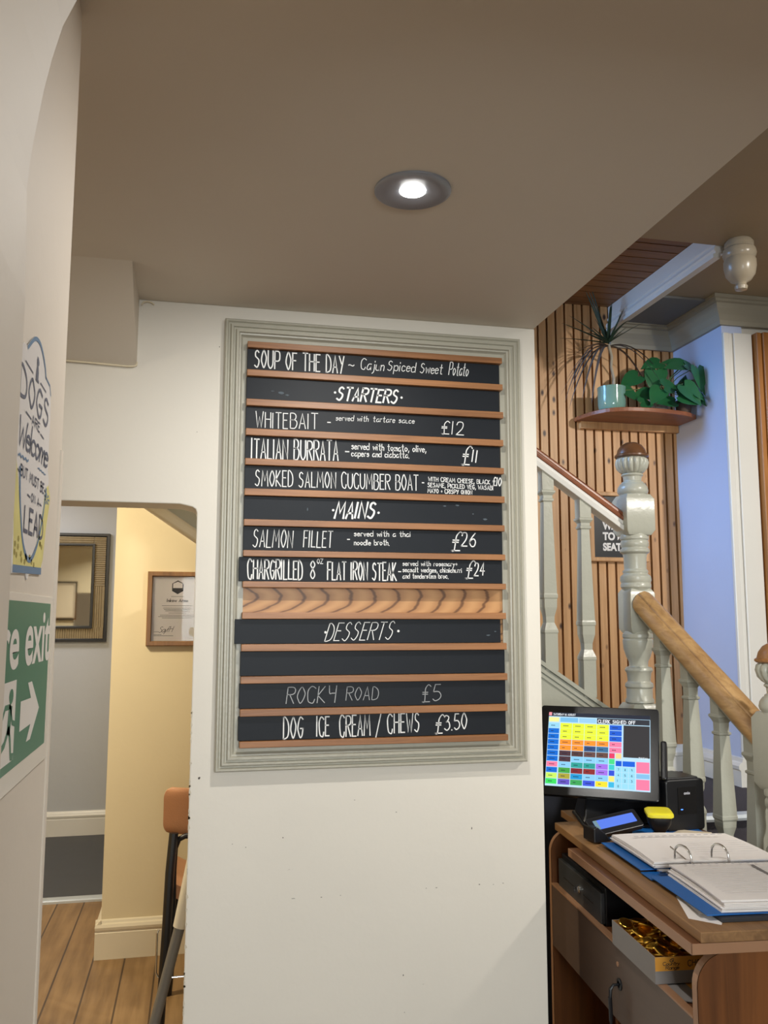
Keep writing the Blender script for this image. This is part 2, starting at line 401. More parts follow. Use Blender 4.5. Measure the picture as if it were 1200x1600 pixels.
# ------------------------------------------------------------------ hand lettering (single-stroke alphabet on a 0..9 grid)
G = {
 'A': (6, '00 39 60|13 53'), 'B': (6, '00 09|~09 39 58 56 35 05|~05 45 64 62 40 00'), 'C': (6, '~68 49 29 07 04 11 30 50 62'),
 'D': (6, '00 09|~09 29 57 64 51 20 00'), 'E': (5, '59 09 00 50|05 45'), 'F': (5, '59 09 00|05 45'),
 'G': (6, '~68 39 17 04 12 30 51 64|64 34'), 'H': (6, '00 09|60 69|05 65'), 'I': (1, '00 09'), 'J': (4, '~49 43 31 10 02'),
 'K': (6, '00 09|59 04 60'), 'L': (5, '09 00 50'), 'M': (8, '00 19 43 79 80'), 'N': (6, '00 09 60 69'),
 'O': (6, '~39 17 04 12 30 52 65 57 39'), 'P': (6, '00 09|~09 49 68 65 44 04'), 'R': (6, '00 09|~09 49 68 66 45 05|25 60'),
 'S': (6, '~58 39 18 16 35 54 52 30 01'), 'T': (6, '09 69|39 30'), 'U': (6, '~09 03 11 30 51 63 69'), 'V': (6, '09 30 69'),
 'W': (8, '09 20 46 60 89'), 'X': (6, '00 69|09 60'), 'Y': (6, '09 35|69 20'), '¥': (6, '~09 15 35 65|69 60'), 'Z': (6, '09 69 00 60'),
 '0': (6, '~39 17 04 12 30 52 65 57 39'), '1': (1, '00 09'), '2': (6, '~07 19 49 57 44 00|00 60'), '3': (6, '~08 29 58 46 25|~25 55 62 30 01'),
 '4': (6, '40 49 03 63'), '5': (6, '59 19 05|~05 45 63 51 20 01'), '6': (6, '~59 26 03 20 50 63 45 14 02'), '7': (5, '09 59 20'),
 '8': (6, '~35 17 39 57 35 12 30 52 35'), '9': (6, '~57 39 17 25 56|57 50'),
 '£': (6, '~68 49 27 24 20 00|00 60|05 45|04 44'), '/': (5, '0a 59'), '-': (4, '04 44'), '~': (5, '~04 15 33 45'), '.': (1, '00 10'),
 ',': (1, '11 0b'), '+': (4, '04 44|22 26'), "'": (1, '09 07'),
 'a': (5, '~54 35 14 01 20 41 54|55 50'), 'b': (5, '09 00|~04 35 54 51 30 01'), 'c': (4, '~44 25 04 01 20 41'), 'd': (5, '~54 25 04 01 20 51|59 50'),
 'e': (4, '~03 43 44 25 04 01 20 41'), 'f': (4, '~48 29 17 10|05 35'), 'g': (5, '~54 25 03 20 51|~55 5a 2c 0b'), 'h': (4, '09 00|~03 25 44 40'),
 'i': (1, '05 00|07 08'), 'j': (2, '~25 2a 0c|27 28'), 'k': (4, '09 00|45 02 40'), 'l': (1, '09 00'), 'm': (6, '05 00|~02 15 34 30|~32 55 64 60'),
 'n': (4, '05 00|~03 25 44 40'), 'o': (5, '~25 03 20 53 25'), 'p': (5, '05 0c|~04 35 54 51 30 01'), 'q': (5, '~54 25 03 20 51|55 5c'),
 'r': (3, '05 00|~03 15 35'), 's': (4, '~44 25 04 23 42 20 01'), 't': (4, '~29 21 30 40|06 46'), 'u': (4, '~05 01 20 41 45|45 40'),
 'v': (4, '05 20 45'), 'w': (6, '05 10 34 50 65'), 'x': (4, '05 40|00 45'), 'y': (4, '05 20|45 0c'), 'z': (4, '05 45 00 40'),
}
def crom(P, n=5):
    if len(P) < 3: return P
    o = []
    for i in range(len(P)-1):
        p0 = P[max(i-1, 0)]; p1 = P[i]; p2 = P[i+1]; p3 = P[min(i+2, len(P)-1)]
        if i == 0 and (P[0]-P[-1]).length < 1e-6: p0 = P[-2]
        if i == len(P)-2 and (P[0]-P[-1]).length < 1e-6: p3 = P[1]
        for k in range(n):
            t = k/n
            o.append(.5*((2*p1)+(p2-p0)*t+(2*p0-5*p1+4*p2-p3)*t*t+(3*p1-p0-3*p2+p3)*t**3))
    o.append(P[-1]); return o
def gy(c): return {'a': -1, 'b': -2, 'c': -3}.get(c, None) if c in 'abc' else int(c)
def letter(mb, s, x0, z0, x1, z1, h, wd, shear, place, gap=2.3, space=3.4, wob=.03):
    tot = sum((space if c == ' ' else G[c][0]) for c in s)+gap*(len(s)-1)
    inset = wd*.4 if tot > 1 else 0
    sx = (x1-x0-2*inset)/tot if tot > 1 else min(.004, (x1-x0)); sy = (h-wd*.6)/9.0
    rs = random.Random(s+str(x0)); u = 0
    for c in s:
        if c == ' ': u += space+gap; continue
        if c == '.':      # a dot is a round dab of chalk
            cx_, cy_ = u*sx+x0+wd*.5, z0+wd*.6
            mb.add([place(cx_+wd*.62*math.cos(a*PI/5), cy_+wd*.62*math.sin(a*PI/5)) for a in range(10)], [list(range(10))]); u += 1+gap; continue
        wdt, st = G[c]; dj = rs.uniform(-wob, wob)*h; hj = 1+rs.uniform(-wob, wob)
        for stroke in st.split('|'):
            sm = stroke.startswith('~'); stroke = stroke.strip('~')
            P = []
            for q in stroke.split():
                gx, g = int(q[0]), gy(q[1])
                yy = g*sy*hj
                P.append(Vector(((u+gx)*sx+x0+inset+shear*(yy-h*.5), yy+z0+(z1-z0)*(u/max(tot, 1))+dj*.5+wd*.3)))
            if sm: P = crom(P)
            mb.ribbon(P, wd, place)
        u += wdt+gap
    return mb
def font_mesh(text, size, offset=0.0, sx=1.0):
    """solid type from Blender's built-in font as (verts, faces), left-aligned at 0, baseline 0"""
    cu = bpy.data.curves.new('t', 'FONT'); cu.body = text; cu.size = size; cu.offset = offset; cu.fill_mode = 'BOTH' if False else 'FRONT'
    cu.dimensions = '2D'
    o = bpy.data.objects.new('t', cu); C.objects.link(o)
    dg = bpy.context.evaluated_depsgraph_get(); dg.update()
    me = bpy.data.meshes.new_from_object(o.evaluated_get(dg))
    vs = [(v.co.x*sx, v.co.y) for v in me.vertices]; fs = [list(p.vertices) for p in me.polygons]
    bpy.data.objects.remove(o); bpy.data.curves.remove(cu); bpy.data.meshes.remove(me)
    return vs, fs
def type_into(mb, text, u0, v0, width, height, place, offset=0.0):
    vs, fs = font_mesh(text, 1.0, offset)
    mx = max(v[0] for v in vs); mn = min(v[0] for v in vs); my = max(v[1] for v in vs); m0 = min(0, min(v[1] for v in vs))
    mb.add([place(u0+(x-mn)/(mx-mn)*width, v0+y/my*height) for x, y in vs], fs)
    return mb
def base_of(o):
    v = Vector((0, 0, 0))
    while o is not None:
        v += o.location; o = o.parent
    return v
def part(name, mb, m, parent, **k):
    """a child built in world coordinates under an unrotated parent"""
    b = base_of(parent); mb.v = [v-b for v in mb.v]
    return link(name, mb, m, parent, **k)
def solo(name, mb, m, loc, label, cat, group=None, **k):
    return tag(link(name, mb, m, None, loc=loc, **k), label, cat, group)

MARKS = [(0.4162, 1.0772, 2, 1), (0.5278, 1.0416, 3, 1), (0.2305, 0.9914, 2, 2), (0.1032, 0.9822, 2, 1), (0.1369, 0.9727, 2, 1), (0.3309, 0.8396, 3, 1), (0.3807, 0.8412, 2, 1), (0.6088, 0.8446, 2, 1), (0.6367, 0.8445, 4, 1), (0.7550, 0.8454, 3, 1.5), (0.7944, 0.8430, 2, 1), (0.8215, 0.8447, 3, 1), (0.7354, 0.9910, 1.5, 4), (0.5462, 0.6333, 2, 3), (0.5495, 0.5428, 1, 2), (0.2588, 0.8411, 6, 1), (0.0405, 2.2737, 2, 2), (-0.0121, 2.0377, 2, 1), (0.0166, 1.1470, 5, 4)]   # small scuffs on the wall: x, z, half width, half height in mm
MARKS = [(a_, b_, c_*.001, d_*.001) for a_, b_, c_, d_ in MARKS]
# ================================================================== the setting
struct('floor', MB().box((-3, 2.3, -.06), (4.6, 5.24, 0)), planks('old_floorboards'))
struct('floor_front', MB().box((-3, -3, -.06), (4.6, 2.299, 0)), mat('dark_unseen_floor', S(112, 96, 84), .95, var=.2, vscale=30, bump=.3, bscale=300))  # unseen floor, made dark to cut warm light bounced onto the ceiling
struct('floor_far_room', MB().box((-3, 5.24, -.06), (.4, 6.9, -.001)), M['slatefloor'])
struct('trim_1', MB().prism([(5.20, 0), (5.20, .012), (5.21, .016), (5.24, .018), (5.27, .016), (5.28, .012), (5.28, 0)], 'X', -2.2, -.405), M['alu'])
r = .012
op = -.007
out = [(-3, 0), (-1.45, 0), (-1.45, 1.845), (op-.045, 1.845), (op-.03, 1.842), (op-.012, 1.838), (op-.003, 1.832), (op, 1.822), (op, 0), (.944, 0), (.944, 2.39), (-3, 2.39)]
struct('wall_front', MB().prism(out, 'Y', 2.3, 2.42), M['wall'], bevel=.003)
# worn, chipped arris of the opening: small bare-plaster flakes
fl = MB()
for k in range(34):
    z = random.uniform(.55, 1.42); s = random.uniform(.003, .008); d = random.uniform(.002, .006)
    fl.add([(op-.0006, 2.2988, z-s), (op+d, 2.2988, z-s*.3), (op+d*.6, 2.2988, z+s*.6), (op-.0006, 2.2988, z+s), (op-.0008, 2.306, z)],
           [(0, 1, 2, 3), (0, 3, 4)])
struct('trim_2', fl, mat('bare_plaster', S(206, 196, 176), .9))
sc_ = MB()
for px_, pz_, hw, hh in MARKS:
    n = 7; rs = random.Random(px_*1000)
    sc_.add([(px_+hw*math.cos(2*PI*i/n)*rs.uniform(.5, 1), 2.2995, pz_+hh*math.sin(2*PI*i/n)*rs.uniform(.5, 1)) for i in range(n)], [list(range(n))])
struct('trim_12', sc_, mat('scuff_marks', S(88, 80, 70), .9))
struct('ceiling', MB().box((-3, -3, 2.39), (.941, 2.42, 2.5)), M['ceiling'])
struct('trim_3', MB().box((.86, -3, 2.5), (.941, 2.95, 3.04)), M['ceiling'])          # side of the lowered ceiling
struct('wall_left', MB().box((-.30, .65, 0), (-.1791, 1.185, 2.39)), M['wall_left'], bevel=.004, seg=3)
struct('trim_4', MB().prism([(-.1791, 1.167), (-.1773, 1.168), (-.1763, 1.172), (-.1763, 1.179), (-.1773, 1.183), (-.1791, 1.1835)], 'Z', 0, 1.766), M['wall_left'])
arch = [(-3, 0), (-0.1303, 0)] + [(-0.1303, 1.785), (-0.1333, 1.8668), (-0.1324, 1.8875), (-0.1307, 1.9053), (-0.1285, 1.9232), (-0.125, 1.9504), (-0.1203, 1.9768), (-0.1137, 2.005), (-0.1043, 2.0285), (-0.0893, 2.0623), (-0.0564, 2.114), (0.0, 2.1657), (0.0846, 2.2127), (0.2068, 2.2456), (0.376, 2.2644)] + [(4.2, 2.2644), (4.2, 2.389), (-3, 2.389)]
struct('wall_arch', MB().prism(arch, 'Y', .423, .658), M['wall_left'])
struct('trim_5', MB().prism([(2.045, 2.39), (2.30, 2.39), (2.30, 2.205)], 'X', -1.2, -.172), M['ceiling'])   # sloping boxed-in corner
# corridor behind the opening
struct('wall_corridor', MB().box((-.393, 4.36, 0), (1.3, 4.46, 2.62)).box((-.393, 4.46, 0), (-.30, 6.76, 2.62)), M['corridor'])
struct('wall_back', MB().box((-3, 6.76, 0), (-.3, 6.86, 2.62)), M['greywall'])
struct('wall_far_left', MB().box((-2.3, 2.42, 0), (-2.2, 6.76, 2.62)), M['corridor'])
struct('ceiling_corridor', MB().box((-3, 2.42, 2.6), (-.05, 6.8, 2.66)), M['ceiling'])
def skirting(pts):  # (depth out of wall, height)
    return [(0, 0), (.022, 0), (.022, .115*pts), (.019, .118*pts), (.019, .124*pts), (.024, .128*pts), (.026, .14*pts), (.02, .152*pts), (.012, .157*pts), (.008, .166*pts), (0, .17*pts)]
sk = skirting(1.0)
b = MB().prism([(4.36-d, z) for d, z in sk], 'X', -.417, 1.2)
b.prism([(-.393-d, z) for d, z in sk], 'Y', 4.34, 5.19)
struct('baseboard_corridor', b, M['creamgloss'])
struct('baseboard_back', MB().prism([(6.76-d, z) for d, z in sk], 'X', -2.2, -.4), M['white'])
# staircase wall: knotty pine slats over dark backing
b = MB()
x = .62
while x < 2.35:
    b.box((x, 3.9, .82), (min(x+.0362, 2.355), 3.925, 3.12)); x += .0478
b.cur = 1; b.box((.6, 3.925, .8), (2.36, 3.95, 3.14))
struct('wall_stair', b, [M['pine'], M['gap']])
b = MB(); y = 2.96
while y < 3.9:
    b.box((.5, y, 3.118), (2.0, min(y+.063, 3.9), 3.14)); y += .070
b.cur = 1; b.box((.4, 2.96, 3.14), (2.06, 3.95, 3.17))
struct('ceiling_stair', b, [M['pinedark'], M['gap']])
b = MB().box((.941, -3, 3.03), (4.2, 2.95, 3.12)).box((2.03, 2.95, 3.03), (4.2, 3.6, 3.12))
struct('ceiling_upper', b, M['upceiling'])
struct('ceiling_shade_panel', MB().box((2.03, 3.48, 3.018), (2.36, 3.92, 3.029)), M['shadeceil'])  # panel split off to hold the grey painted for shade
b = MB().box((2.0, 2.955, 3.0), (2.03, 3.9, 3.117))
b.prism([(2.0, 3.06), (1.994, 3.055), (1.994, 3.046), (1.998, 3.042), (1.998, 3.034), (1.988, 3.028), (1.984, 3.016), (1.99, 3.008), (1.99, 3.0), (1.98, 2.996), (1.98, 2.982), (2.012, 2.982), (2.012, 3.0), (2.0, 3.0)], 'Y', 2.955, 3.9)
struct('trim_6', b, M['white'])
struct('wall_right', MB().box((2.355, 3.48, 0), (2.46, 3.95, 3.03)), M['bluewall'])
struct('wall_far_right', MB().box((2.46, 3.5, 0), (4.2, 3.62, 3.03)), M['wall'])
cp = [(d_, 3.029-(3.029-z_)*.78) for d_, z_ in [(0, 2.87), (.016, 2.87), (.02, 2.895), (.034, 2.925), (.052, 2.955), (.056, 2.985), (.068, 2.99), (.068, 3.004), (.078, 3.008), (.078, 3.029), (0, 3.029)]]
vs = []
for X_, Y_, dx, dy in ((2.0, 3.9, 0, -1), (2.355, 3.9, -1, -1), (2.355, 3.48, -1, -1), (4.2, 3.48, 0, -1)):
    vs += [(X_+dx*d, Y_+dy*d, z) for d, z in cp]
n = len(cp)
struct('trim_7', MB().add(vs, [(i*n+k, i*n+(k+1) % n, (i+1)*n+(k+1) % n, (i+1)*n+k) for i in range(3) for k in range(n)]+[list(range(n)), [3*n+k for k in range(n)]]), mat('cornice_shaded', S(158, 152, 136), .5))  # cornice colour lowered for the shadow it lies in
b = MB().box((2.352, 3.462, 0), (2.382, 3.48, 2.868)).box((2.382, 3.468, 0), (2.402, 3.48, 2.868)).box((2.402, 3.458, 0), (2.497, 3.48, 2.868))
struct('trim_9', b, M['white'], bevel=.004)
b = MB().prism([(2.355-d, .82+z) for d, z in [(0, 0), (.02, 0), (.02, .07), (.028, .075), (.03, .09), (.02, .102), (.012, .106), (.008, .12), (0, .124)]], 'Y', 3.46, 3.9)
b.prism([(3.9-d, .82+z) for d, z in [(0, 0), (.02, 0), (.02, .07), (.028, .075), (.03, .09), (.02, .102), (.012, .106), (.008, .12), (0, .124)]], 'X', 1.6, 2.35)
struct('baseboard_stair', b, M['white'])
# stairwell window letting daylight in, and an added frame round the front fill light
def window(name, axis, a0, a1, z0, z1, pos):
    b = MB(); t = .05
    def bx(u0, u1, w0, w1, d0=-.03, d1=.03):
        if axis == 'X': b.box((pos+d0, u0, w0), (pos+d1, u1, w1))
        else: b.box((u0, pos+d0, w0), (u1, pos+d1, w1))
    bx(a0-t, a0, z0-t, z1+t); bx(a1, a1+t, z0-t, z1+t); bx(a0, a1, z0-t, z0); bx(a0, a1, z1, z1+t)
    m = (a0+a1)/2; bx(m-.015, m+.015, z0, z1, -.02, .02); bx(a0, a1, (z0+z1)/2-.015, (z0+z1)/2+.015, -.02, .02)
    return struct(name, b, M['white'], bevel=.004)
window('window_1', 'X', 3.15, 3.85, 2.66, 3.34, .05)
window('added_window', 'Y', -.45, 1.25, 1.2, 2.5, -2.98)
# unseen wall behind the camera, added with an opening for the fill light
b = MB().box((-3, -3.03, 0), (-.5, -2.93, 3.03)).box((1.3, -3.03, 0), (4.2, -2.93, 3.03)).box((-.5, -3.03, 0), (1.3, -2.93, 1.15)).box((-.5, -3.03, 2.55), (1.3, -2.93, 3.03))
struct('wall_side', MB().box((4.2, -3.03, 0), (4.3, 3.62, 3.12)), M['wall'])  # unseen wall, added to keep light off the upper ceiling
struct('wall_behind', b, M['wall'])

# ================================================================== menu board
mb_root = thing('menu_board', 'large wall menu board with moulded sage grey frame and oak ledges', 'menu board', (.47, 2.3, 1.163))
prof = [(0, 0), (0, .02), (.003, .024), (.007, .024), (.010, .019), (.014, .019), (.017, .027), (.022, .027), (.024, .022), (.029, .022), (.031, .030), (.037, .030), (.039, .024), (.043, .023), (.046, .016), (.048, .0135), (.062, .0135), (.062, 0)]
part('frame', MB().sweep_rect(.054, 1.163, .890, 2.348, prof, 2.2995), M['sage'], mb_root)
part('backing_panel', MB().box((.112, 2.291, 1.222), (.832, 2.2995, 2.288)), M['oakpanel'], mb_root)
rail_z = [(2.283, 2.2665), (2.206, 2.189), (2.126, 2.108), (2.046, 2.028), (1.966, 1.949), (1.886, 1.868), (1.805, 1.788), (1.724, 1.708), (1.6435, 1.628), (1.564, 1.547), (1.4825, 1.4645), (1.401, 1.383), (1.319, 1.301), (1.239, 1.223)]
for i, (zt, zb) in enumerate(rail_z):
    part('ledge', MB().box((.1135, 2.26, zb), (.828+.0006*(i % 3), 2.291, zt)), M['oak'], mb_root, bevel=.0012)
TXT = [
(0,"SOUP OF THE DAY",0.1321,2.2148,0.3767,2.2123,0.0494,4.33,0.00),
(0,"~",0.3872,2.2310,0.4086,2.2287,0.0144,3.46,0.00),
(0,"Cajun",0.4229,2.2278,0.4894,2.2265,0.0308,3.46,0.15),
(0,"Spiced",0.4985,2.2289,0.5788,2.2284,0.0292,3.46,0.15),
(0,"Sweet",0.5916,2.2274,0.6565,2.2277,0.0294,3.46,0.15),
(0,"Potato",0.6751,2.2270,0.7333,2.2269,0.0370,3.46,0.15),
(1,".",0.3489,2.1552,0.3541,2.1555,0.0053,6.92,0.00),
(1,"STARTERS",0.3578,2.1361,0.5293,2.1364,0.0392,6.23,0.22),
(1,".",0.5347,2.1512,0.5402,2.1515,0.0054,6.92,0.00),
(2,"WHITE",0.1386,2.0510,0.2252,2.0517,0.0434,3.11,0.00),
(2,"BAIT",0.2303,2.0537,0.3061,2.0538,0.0437,3.11,0.00),
(2,"-",0.3304,2.0690,0.3408,2.0696,0.0124,3.46,0.00),
(2,"served with",0.3547,2.0809,0.4449,2.0818,0.0159,2.59,0.10),
(2,"tartare sauce",0.4574,2.0824,0.5746,2.0828,0.0161,2.59,0.10),
(2,"£12",0.6515,2.0575,0.7183,2.0570,0.0381,3.11,0.10),
(3,"ITALIAN BURRATA",0.1285,1.9661,0.3626,1.9703,0.0550,4.33,0.00),
(3,"-",0.3800,1.9903,0.3922,1.9908,0.0141,3.81,0.00),
(3,"served with tomato, olive,",0.3974,2.0033,0.6071,2.0033,0.0194,3.46,0.00),
(3,"capers and ciabatta.",0.3975,1.9840,0.5598,1.9852,0.0176,3.46,0.00),
(3,"£",0.7119,1.9733,0.7379,1.9743,0.0525,4.15,0.20),
(3,"11",0.7399,1.9816,0.7567,1.9804,0.0345,4.15,0.15),
(4,"SMOKED SALMON CUCUMBER BOAT",0.1400,1.8948,0.5849,1.8955,0.0427,3.29,0.00),
(4,"-",0.5940,1.9135,0.6013,1.9137,0.0107,3.46,0.00),
(4,"WITH CREAM CHEESE, BLACK",0.6122,1.9230,0.7915,1.9202,0.0125,2.94,0.00),
(4,"SESAME, PICKLED VEG, WASABI",0.6103,1.9069,0.8006,1.9042,0.0125,2.94,0.00),
(4,"MAYO + CRISPY ONION",0.6102,1.8909,0.7388,1.8896,0.0124,2.94,0.00),
(4,"£10",0.7990,1.9168,0.8253,1.9159,0.0254,3.29,0.10),
(5,".",0.3464,1.8325,0.3533,1.8327,0.0052,6.92,0.00),
(5,"MAINS",0.3552,1.8120,0.4669,1.8166,0.0466,6.92,0.20),
(5,".",0.4704,1.8289,0.4775,1.8290,0.0052,6.92,0.00),
(6,"SALMON",0.1381,1.7326,0.2433,1.7329,0.0470,3.29,0.05),
(6,"FILLET",0.2704,1.7350,0.3489,1.7348,0.0441,3.29,0.05),
(6,"-",0.3868,1.7526,0.3954,1.7528,0.0120,3.46,0.00),
(6,"served with a thai",0.4058,1.7667,0.5629,1.7683,0.0155,3.29,0.00),
(6,"noodle broth.",0.4059,1.7427,0.5041,1.7445,0.0155,3.29,0.00),
(6,"£",0.6801,1.7320,0.7076,1.7342,0.0529,3.98,0.20),
(6,"26",0.7058,1.7448,0.7482,1.7473,0.0371,3.98,0.10),
(7,"CHARGRILLED",0.1249,1.6492,0.2698,1.6490,0.0515,4.33,0.00),
(7,"8",0.2866,1.6509,0.3053,1.6511,0.0472,3.81,0.00),
(7,"OZ",0.3066,1.6916,0.3236,1.6918,0.0135,2.59,0.00),
(7,"FLAT IRON STEAK",0.3342,1.6497,0.5235,1.6482,0.0491,4.33,0.00),
(7,"-",0.5271,1.6689,0.5360,1.6690,0.0103,3.46,0.00),
(7,"served with rosemary+",0.5395,1.6897,0.6943,1.6901,0.0138,3.11,0.00),
(7,"seasalt wedges, chimichurri",0.5395,1.6725,0.7069,1.6728,0.0138,3.11,0.00),
(7,"and tenderstem broc.",0.5395,1.6552,0.6686,1.6566,0.0138,3.11,0.00),
(7,"£",0.7196,1.6571,0.7434,1.6592,0.0491,3.81,0.20),
(7,"24",0.7417,1.6644,0.7730,1.6665,0.0351,3.81,0.10),
(8,".",0.3288,1.5089,0.3356,1.5089,0.0050,6.92,0.00),
(8,"DESSERTS",0.3357,1.4889,0.5164,1.4932,0.0483,2.94,0.30),
(8,".",0.5252,1.5118,0.5322,1.5117,0.0051,6.92,0.00),
(10,"ROCK¥",0.2325,1.3296,0.3608,1.3304,0.0438,2.77,0.12),
(10,"ROAD",0.3878,1.3348,0.4749,1.3365,0.0345,2.25,0.10),
(10,"£5",0.5933,1.3277,0.6463,1.3317,0.0452,2.59,0.10),
(11,"DOG",0.2240,1.2413,0.2765,1.2431,0.0546,4.15,0.00),
(11,"ICE",0.3097,1.2454,0.3447,1.2461,0.0518,4.15,0.00),
(11,"CREAM",0.3699,1.2422,0.4529,1.2449,0.0553,4.15,0.00),
(11,"/",0.4648,1.2396,0.4820,1.2392,0.0607,3.46,0.00),
(11,"CHEWS",0.4974,1.2486,0.5859,1.2513,0.0494,3.98,0.00),
(11,"£",0.6298,1.2452,0.6528,1.2462,0.0517,3.81,0.15),
(11,"3.50",0.6528,1.2512,0.7170,1.2563,0.0418,3.81,0.00),
]
strips = {0: ('soup of the day', .114, .823), 1: ('the starters heading', .113, .822), 2: ('whitebait for twelve pounds', .113, .823), 3: ('Italian burrata for eleven pounds', .113, .822),
          4: ('smoked salmon cucumber boat', .113, .825), 5: ('the mains heading', .113, .826), 6: ('salmon fillet for twenty-six pounds', .113, .825), 7: ('chargrilled flat iron steak', .1035, .823),
          8: ('the desserts heading', .096, .8155), 9: ('', .112, .8265), 10: ('rocky road for five pounds', .111, .827), 11: ('dog ice cream and chews', .110, .8265)}
rows = [(0, 1), (1, 2), (2, 3), (3, 4), (4, 5), (5, 6), (6, 7), (7, 8), (9, 10), (10, 11), (11, 12), (12, 13)]
# chalk smears left on three of the slats: (row, x, z offset, half width, half height)
smears = {1: [(.205, .022, .010, .004), (.222, .017, .006, .003), (.182, .026, .006, .0015)], 5: [(.66, .05, .006, .002), (.695, .053, .007, .003), (.775, .016, .008, .003), (.74, .03, .003, .002), (.28, .03, .002, .006)], 8: [(.78, .02, .008, .002), (.80, .03, .004, .002)]}
def role(s, r_):
    if any(c in s for c in '£0123456789') and s != '8': return 'price'
    if s in '-.~': return 'mark'
    if any(c.islower() for c in s) or r_ == 4 and s[0] in 'MW' or 'SESAME' in s: return 'description'
    return 'dish_name'
for k, (nm, x0, x1) in strips.items():
    a, c = rows[k]; zt = rail_z[a][1]-.0008; zb = rail_z[c][0]+.0008
    o = part('chalk_slat', MB().box((x0, 2.2725, zb), (x1, 2.285, zt)), M['slate'], mb_root, bevel=.0008)
    for (r_, s, ax, az, bx_, bz, h, wd, sh) in TXT:
        if r_ != k: continue
        mb = letter(MB(), s, ax, az, bx_, bz, h, wd*(.0006 if role(s, k) == 'description' else .00078), sh, lambda u, v: (u, 2.2721, v), wob=.035)
        part(role(s, k), mb, M['chalkdim'] if k == 10 else M['chalk'], o)
    if k in smears:
        for (sx, sz, hw, hh) in smears[k]:
            md = MB(); n = 10; rs = random.Random(sx)
            md.add([(sx+hw*math.cos(2*PI*i/n)*rs.uniform(.5, 1), 2.27215, zb+sz+hh*math.sin(2*PI*i/n)*rs.uniform(.5, 1)) for i in range(n)], [list(range(n))])
            part('chalk_smear', md, M['smear'], o)

# ================================================================== ceiling downlight
t = thing('downlight', 'round recessed downlight shining in the low ceiling', 'ceiling light', (.395, 1.572, 2.39))
link('trim_ring', MB().lathe([(.076, -.0002), (.076, -.004), (.070, -.007), (.050, -.0045), (.026, -.002), (.026, -.0005)], 48), M['lampblack'], t, smooth=True)
link('lens', MB().lathe([(.0255, -.001), (.0255, -.0035), (.018, -.0055), (.001, -.006)], 32), M['lens'], t, smooth=True)
lo = lamp('downlight_beam', 'AREA', (.395, 1.572, 2.380), 8.5, (1.0, .97, .92), target=(.395, 1.573, 0), size=.04)
lo.data.shape = 'DISK'

# cord along the foot of the sloping boxed corner
cpts = [(-.36, 2.292, 2.2085), (-.30, 2.291, 2.2065), (-.24, 2.290, 2.204), (-.195, 2.290, 2.2025), (-.178, 2.290, 2.2035), (-.172, 2.291, 2.2075), (-.171, 2.292, 2.216)]
solo('cable', MB().tube(cpts, .0024, 8), M['creamgloss'], cpts[3], 'thin cream cable clipped under the sloping boxed corner by the ceiling', 'cable', smooth=True)
hk = [(-.165, 2.294, 2.372), (-.16, 2.290, 2.379), (-.15, 2.289, 2.382), (-.14, 2.290, 2.380), (-.132, 2.292, 2.375)]
solo('wire', MB().tube(hk, .002, 8), M['creamgloss'], hk[2], 'short loop of painted wire where the low ceiling meets the wall', 'wire', smooth=True)

# ================================================================== signs on the left wall
XL = -.2955
def shrink(t, k=.597):
    # signs scaled down toward the camera position, keeping their place in its view
    l = t.location; t.location = (k*l.x, k*l.y, 1.55+k*(l.z-1.55)); t.scale = (k, k, k)
def onwall(x): return lambda u, v: (x, u, v)
t = thing('dog_sign', 'white and yellow metal sign saying dogs are welcome on a lead', 'sign', (-.30, 1.64, 1.62))
hs = [(1.515, 1.622), (1.500, 1.72), (1.452, 1.776), (1.45, 1.80), (1.49, 1.83), (1.495, 2.00), (1.512, 2.012), (1.545, 2.016), (1.60, 2.05), (1.645, 2.058), (1.68, 2.05), (1.715, 2.030), (1.728, 2.012), (1.775, 2.010), (1.792, 1.995), (1.800, 1.95), (1.80, 1.84), (1.815, 1.825), (1.818, 1.80), (1.842, 1.796), (1.842, 1.776), (1.812, 1.73), (1.79, 1.66), (1.772, 1.632), (1.66, 1.628), (1.645, 1.617), (1.63, 1.627)]
part('plate', MB().prism(hs, 'X', -.2995, -.2975), M['dogwhite'], t)
yl = [(1.516, 1.634), (1.502, 1.72), (1.455, 1.776), (1.453, 1.798), (1.49, 1.822), (1.52, 1.78), (1.545, 1.73), (1.575, 1.685), (1.61, 1.658), (1.645, 1.650), (1.69, 1.662), (1.73, 1.70), (1.762, 1.75), (1.785, 1.80), (1.812, 1.812), (1.838, 1.792), (1.838, 1.778), (1.81, 1.73), (1.788, 1.66), (1.772, 1.645)]
part('yellow_border', MB().prism(yl, 'X', -.2975, -.297), M['dogyellow'], t)
b = MB(); pl = onwall(-.2967)
U = crom([Vector(p) for p in [(1.53, 1.80), (1.545, 1.745), (1.575, 1.69), (1.61, 1.662), (1.648, 1.652), (1.69, 1.664), (1.735, 1.70), (1.77, 1.755), (1.788, 1.80)]])
b.ribbon(U, .010, pl)
part('blue_band', MB().ribbon([(1.516, 1.630), (1.772, 1.6385)], .013, pl), M['dogblue'], t)
tp = crom([Vector(p) for p in [(1.545, 2.014), (1.60, 2.046), (1.645, 2.054), (1.68, 2.046), (1.712, 2.028), (1.727, 2.010)]]); part('blue_border', b, M['dogblue'], t); b = MB(); b.ribbon(tp, .008, pl)
b.ribbon([(1.727, 2.010), (1.775, 2.006), (1.79, 1.99)], .004, pl)
part('blue_border', b, M['dogblue'], t); b = MB()
wv = [(1.51+.0125*i, 1.818+(.004 if i % 2 else 0)+.0004*i) for i in range(8)]; b.ribbon(wv, .004, pl)
part('wavy_line', b, M['dogblue'], t); b = MB()
b.ribbon([(1.69+.012*i, 1.826+(.002 if i % 2 else 0)) for i in range(8)], .0025, pl)
part('wavy_line', b, M['dogblue'], t)
b = MB()
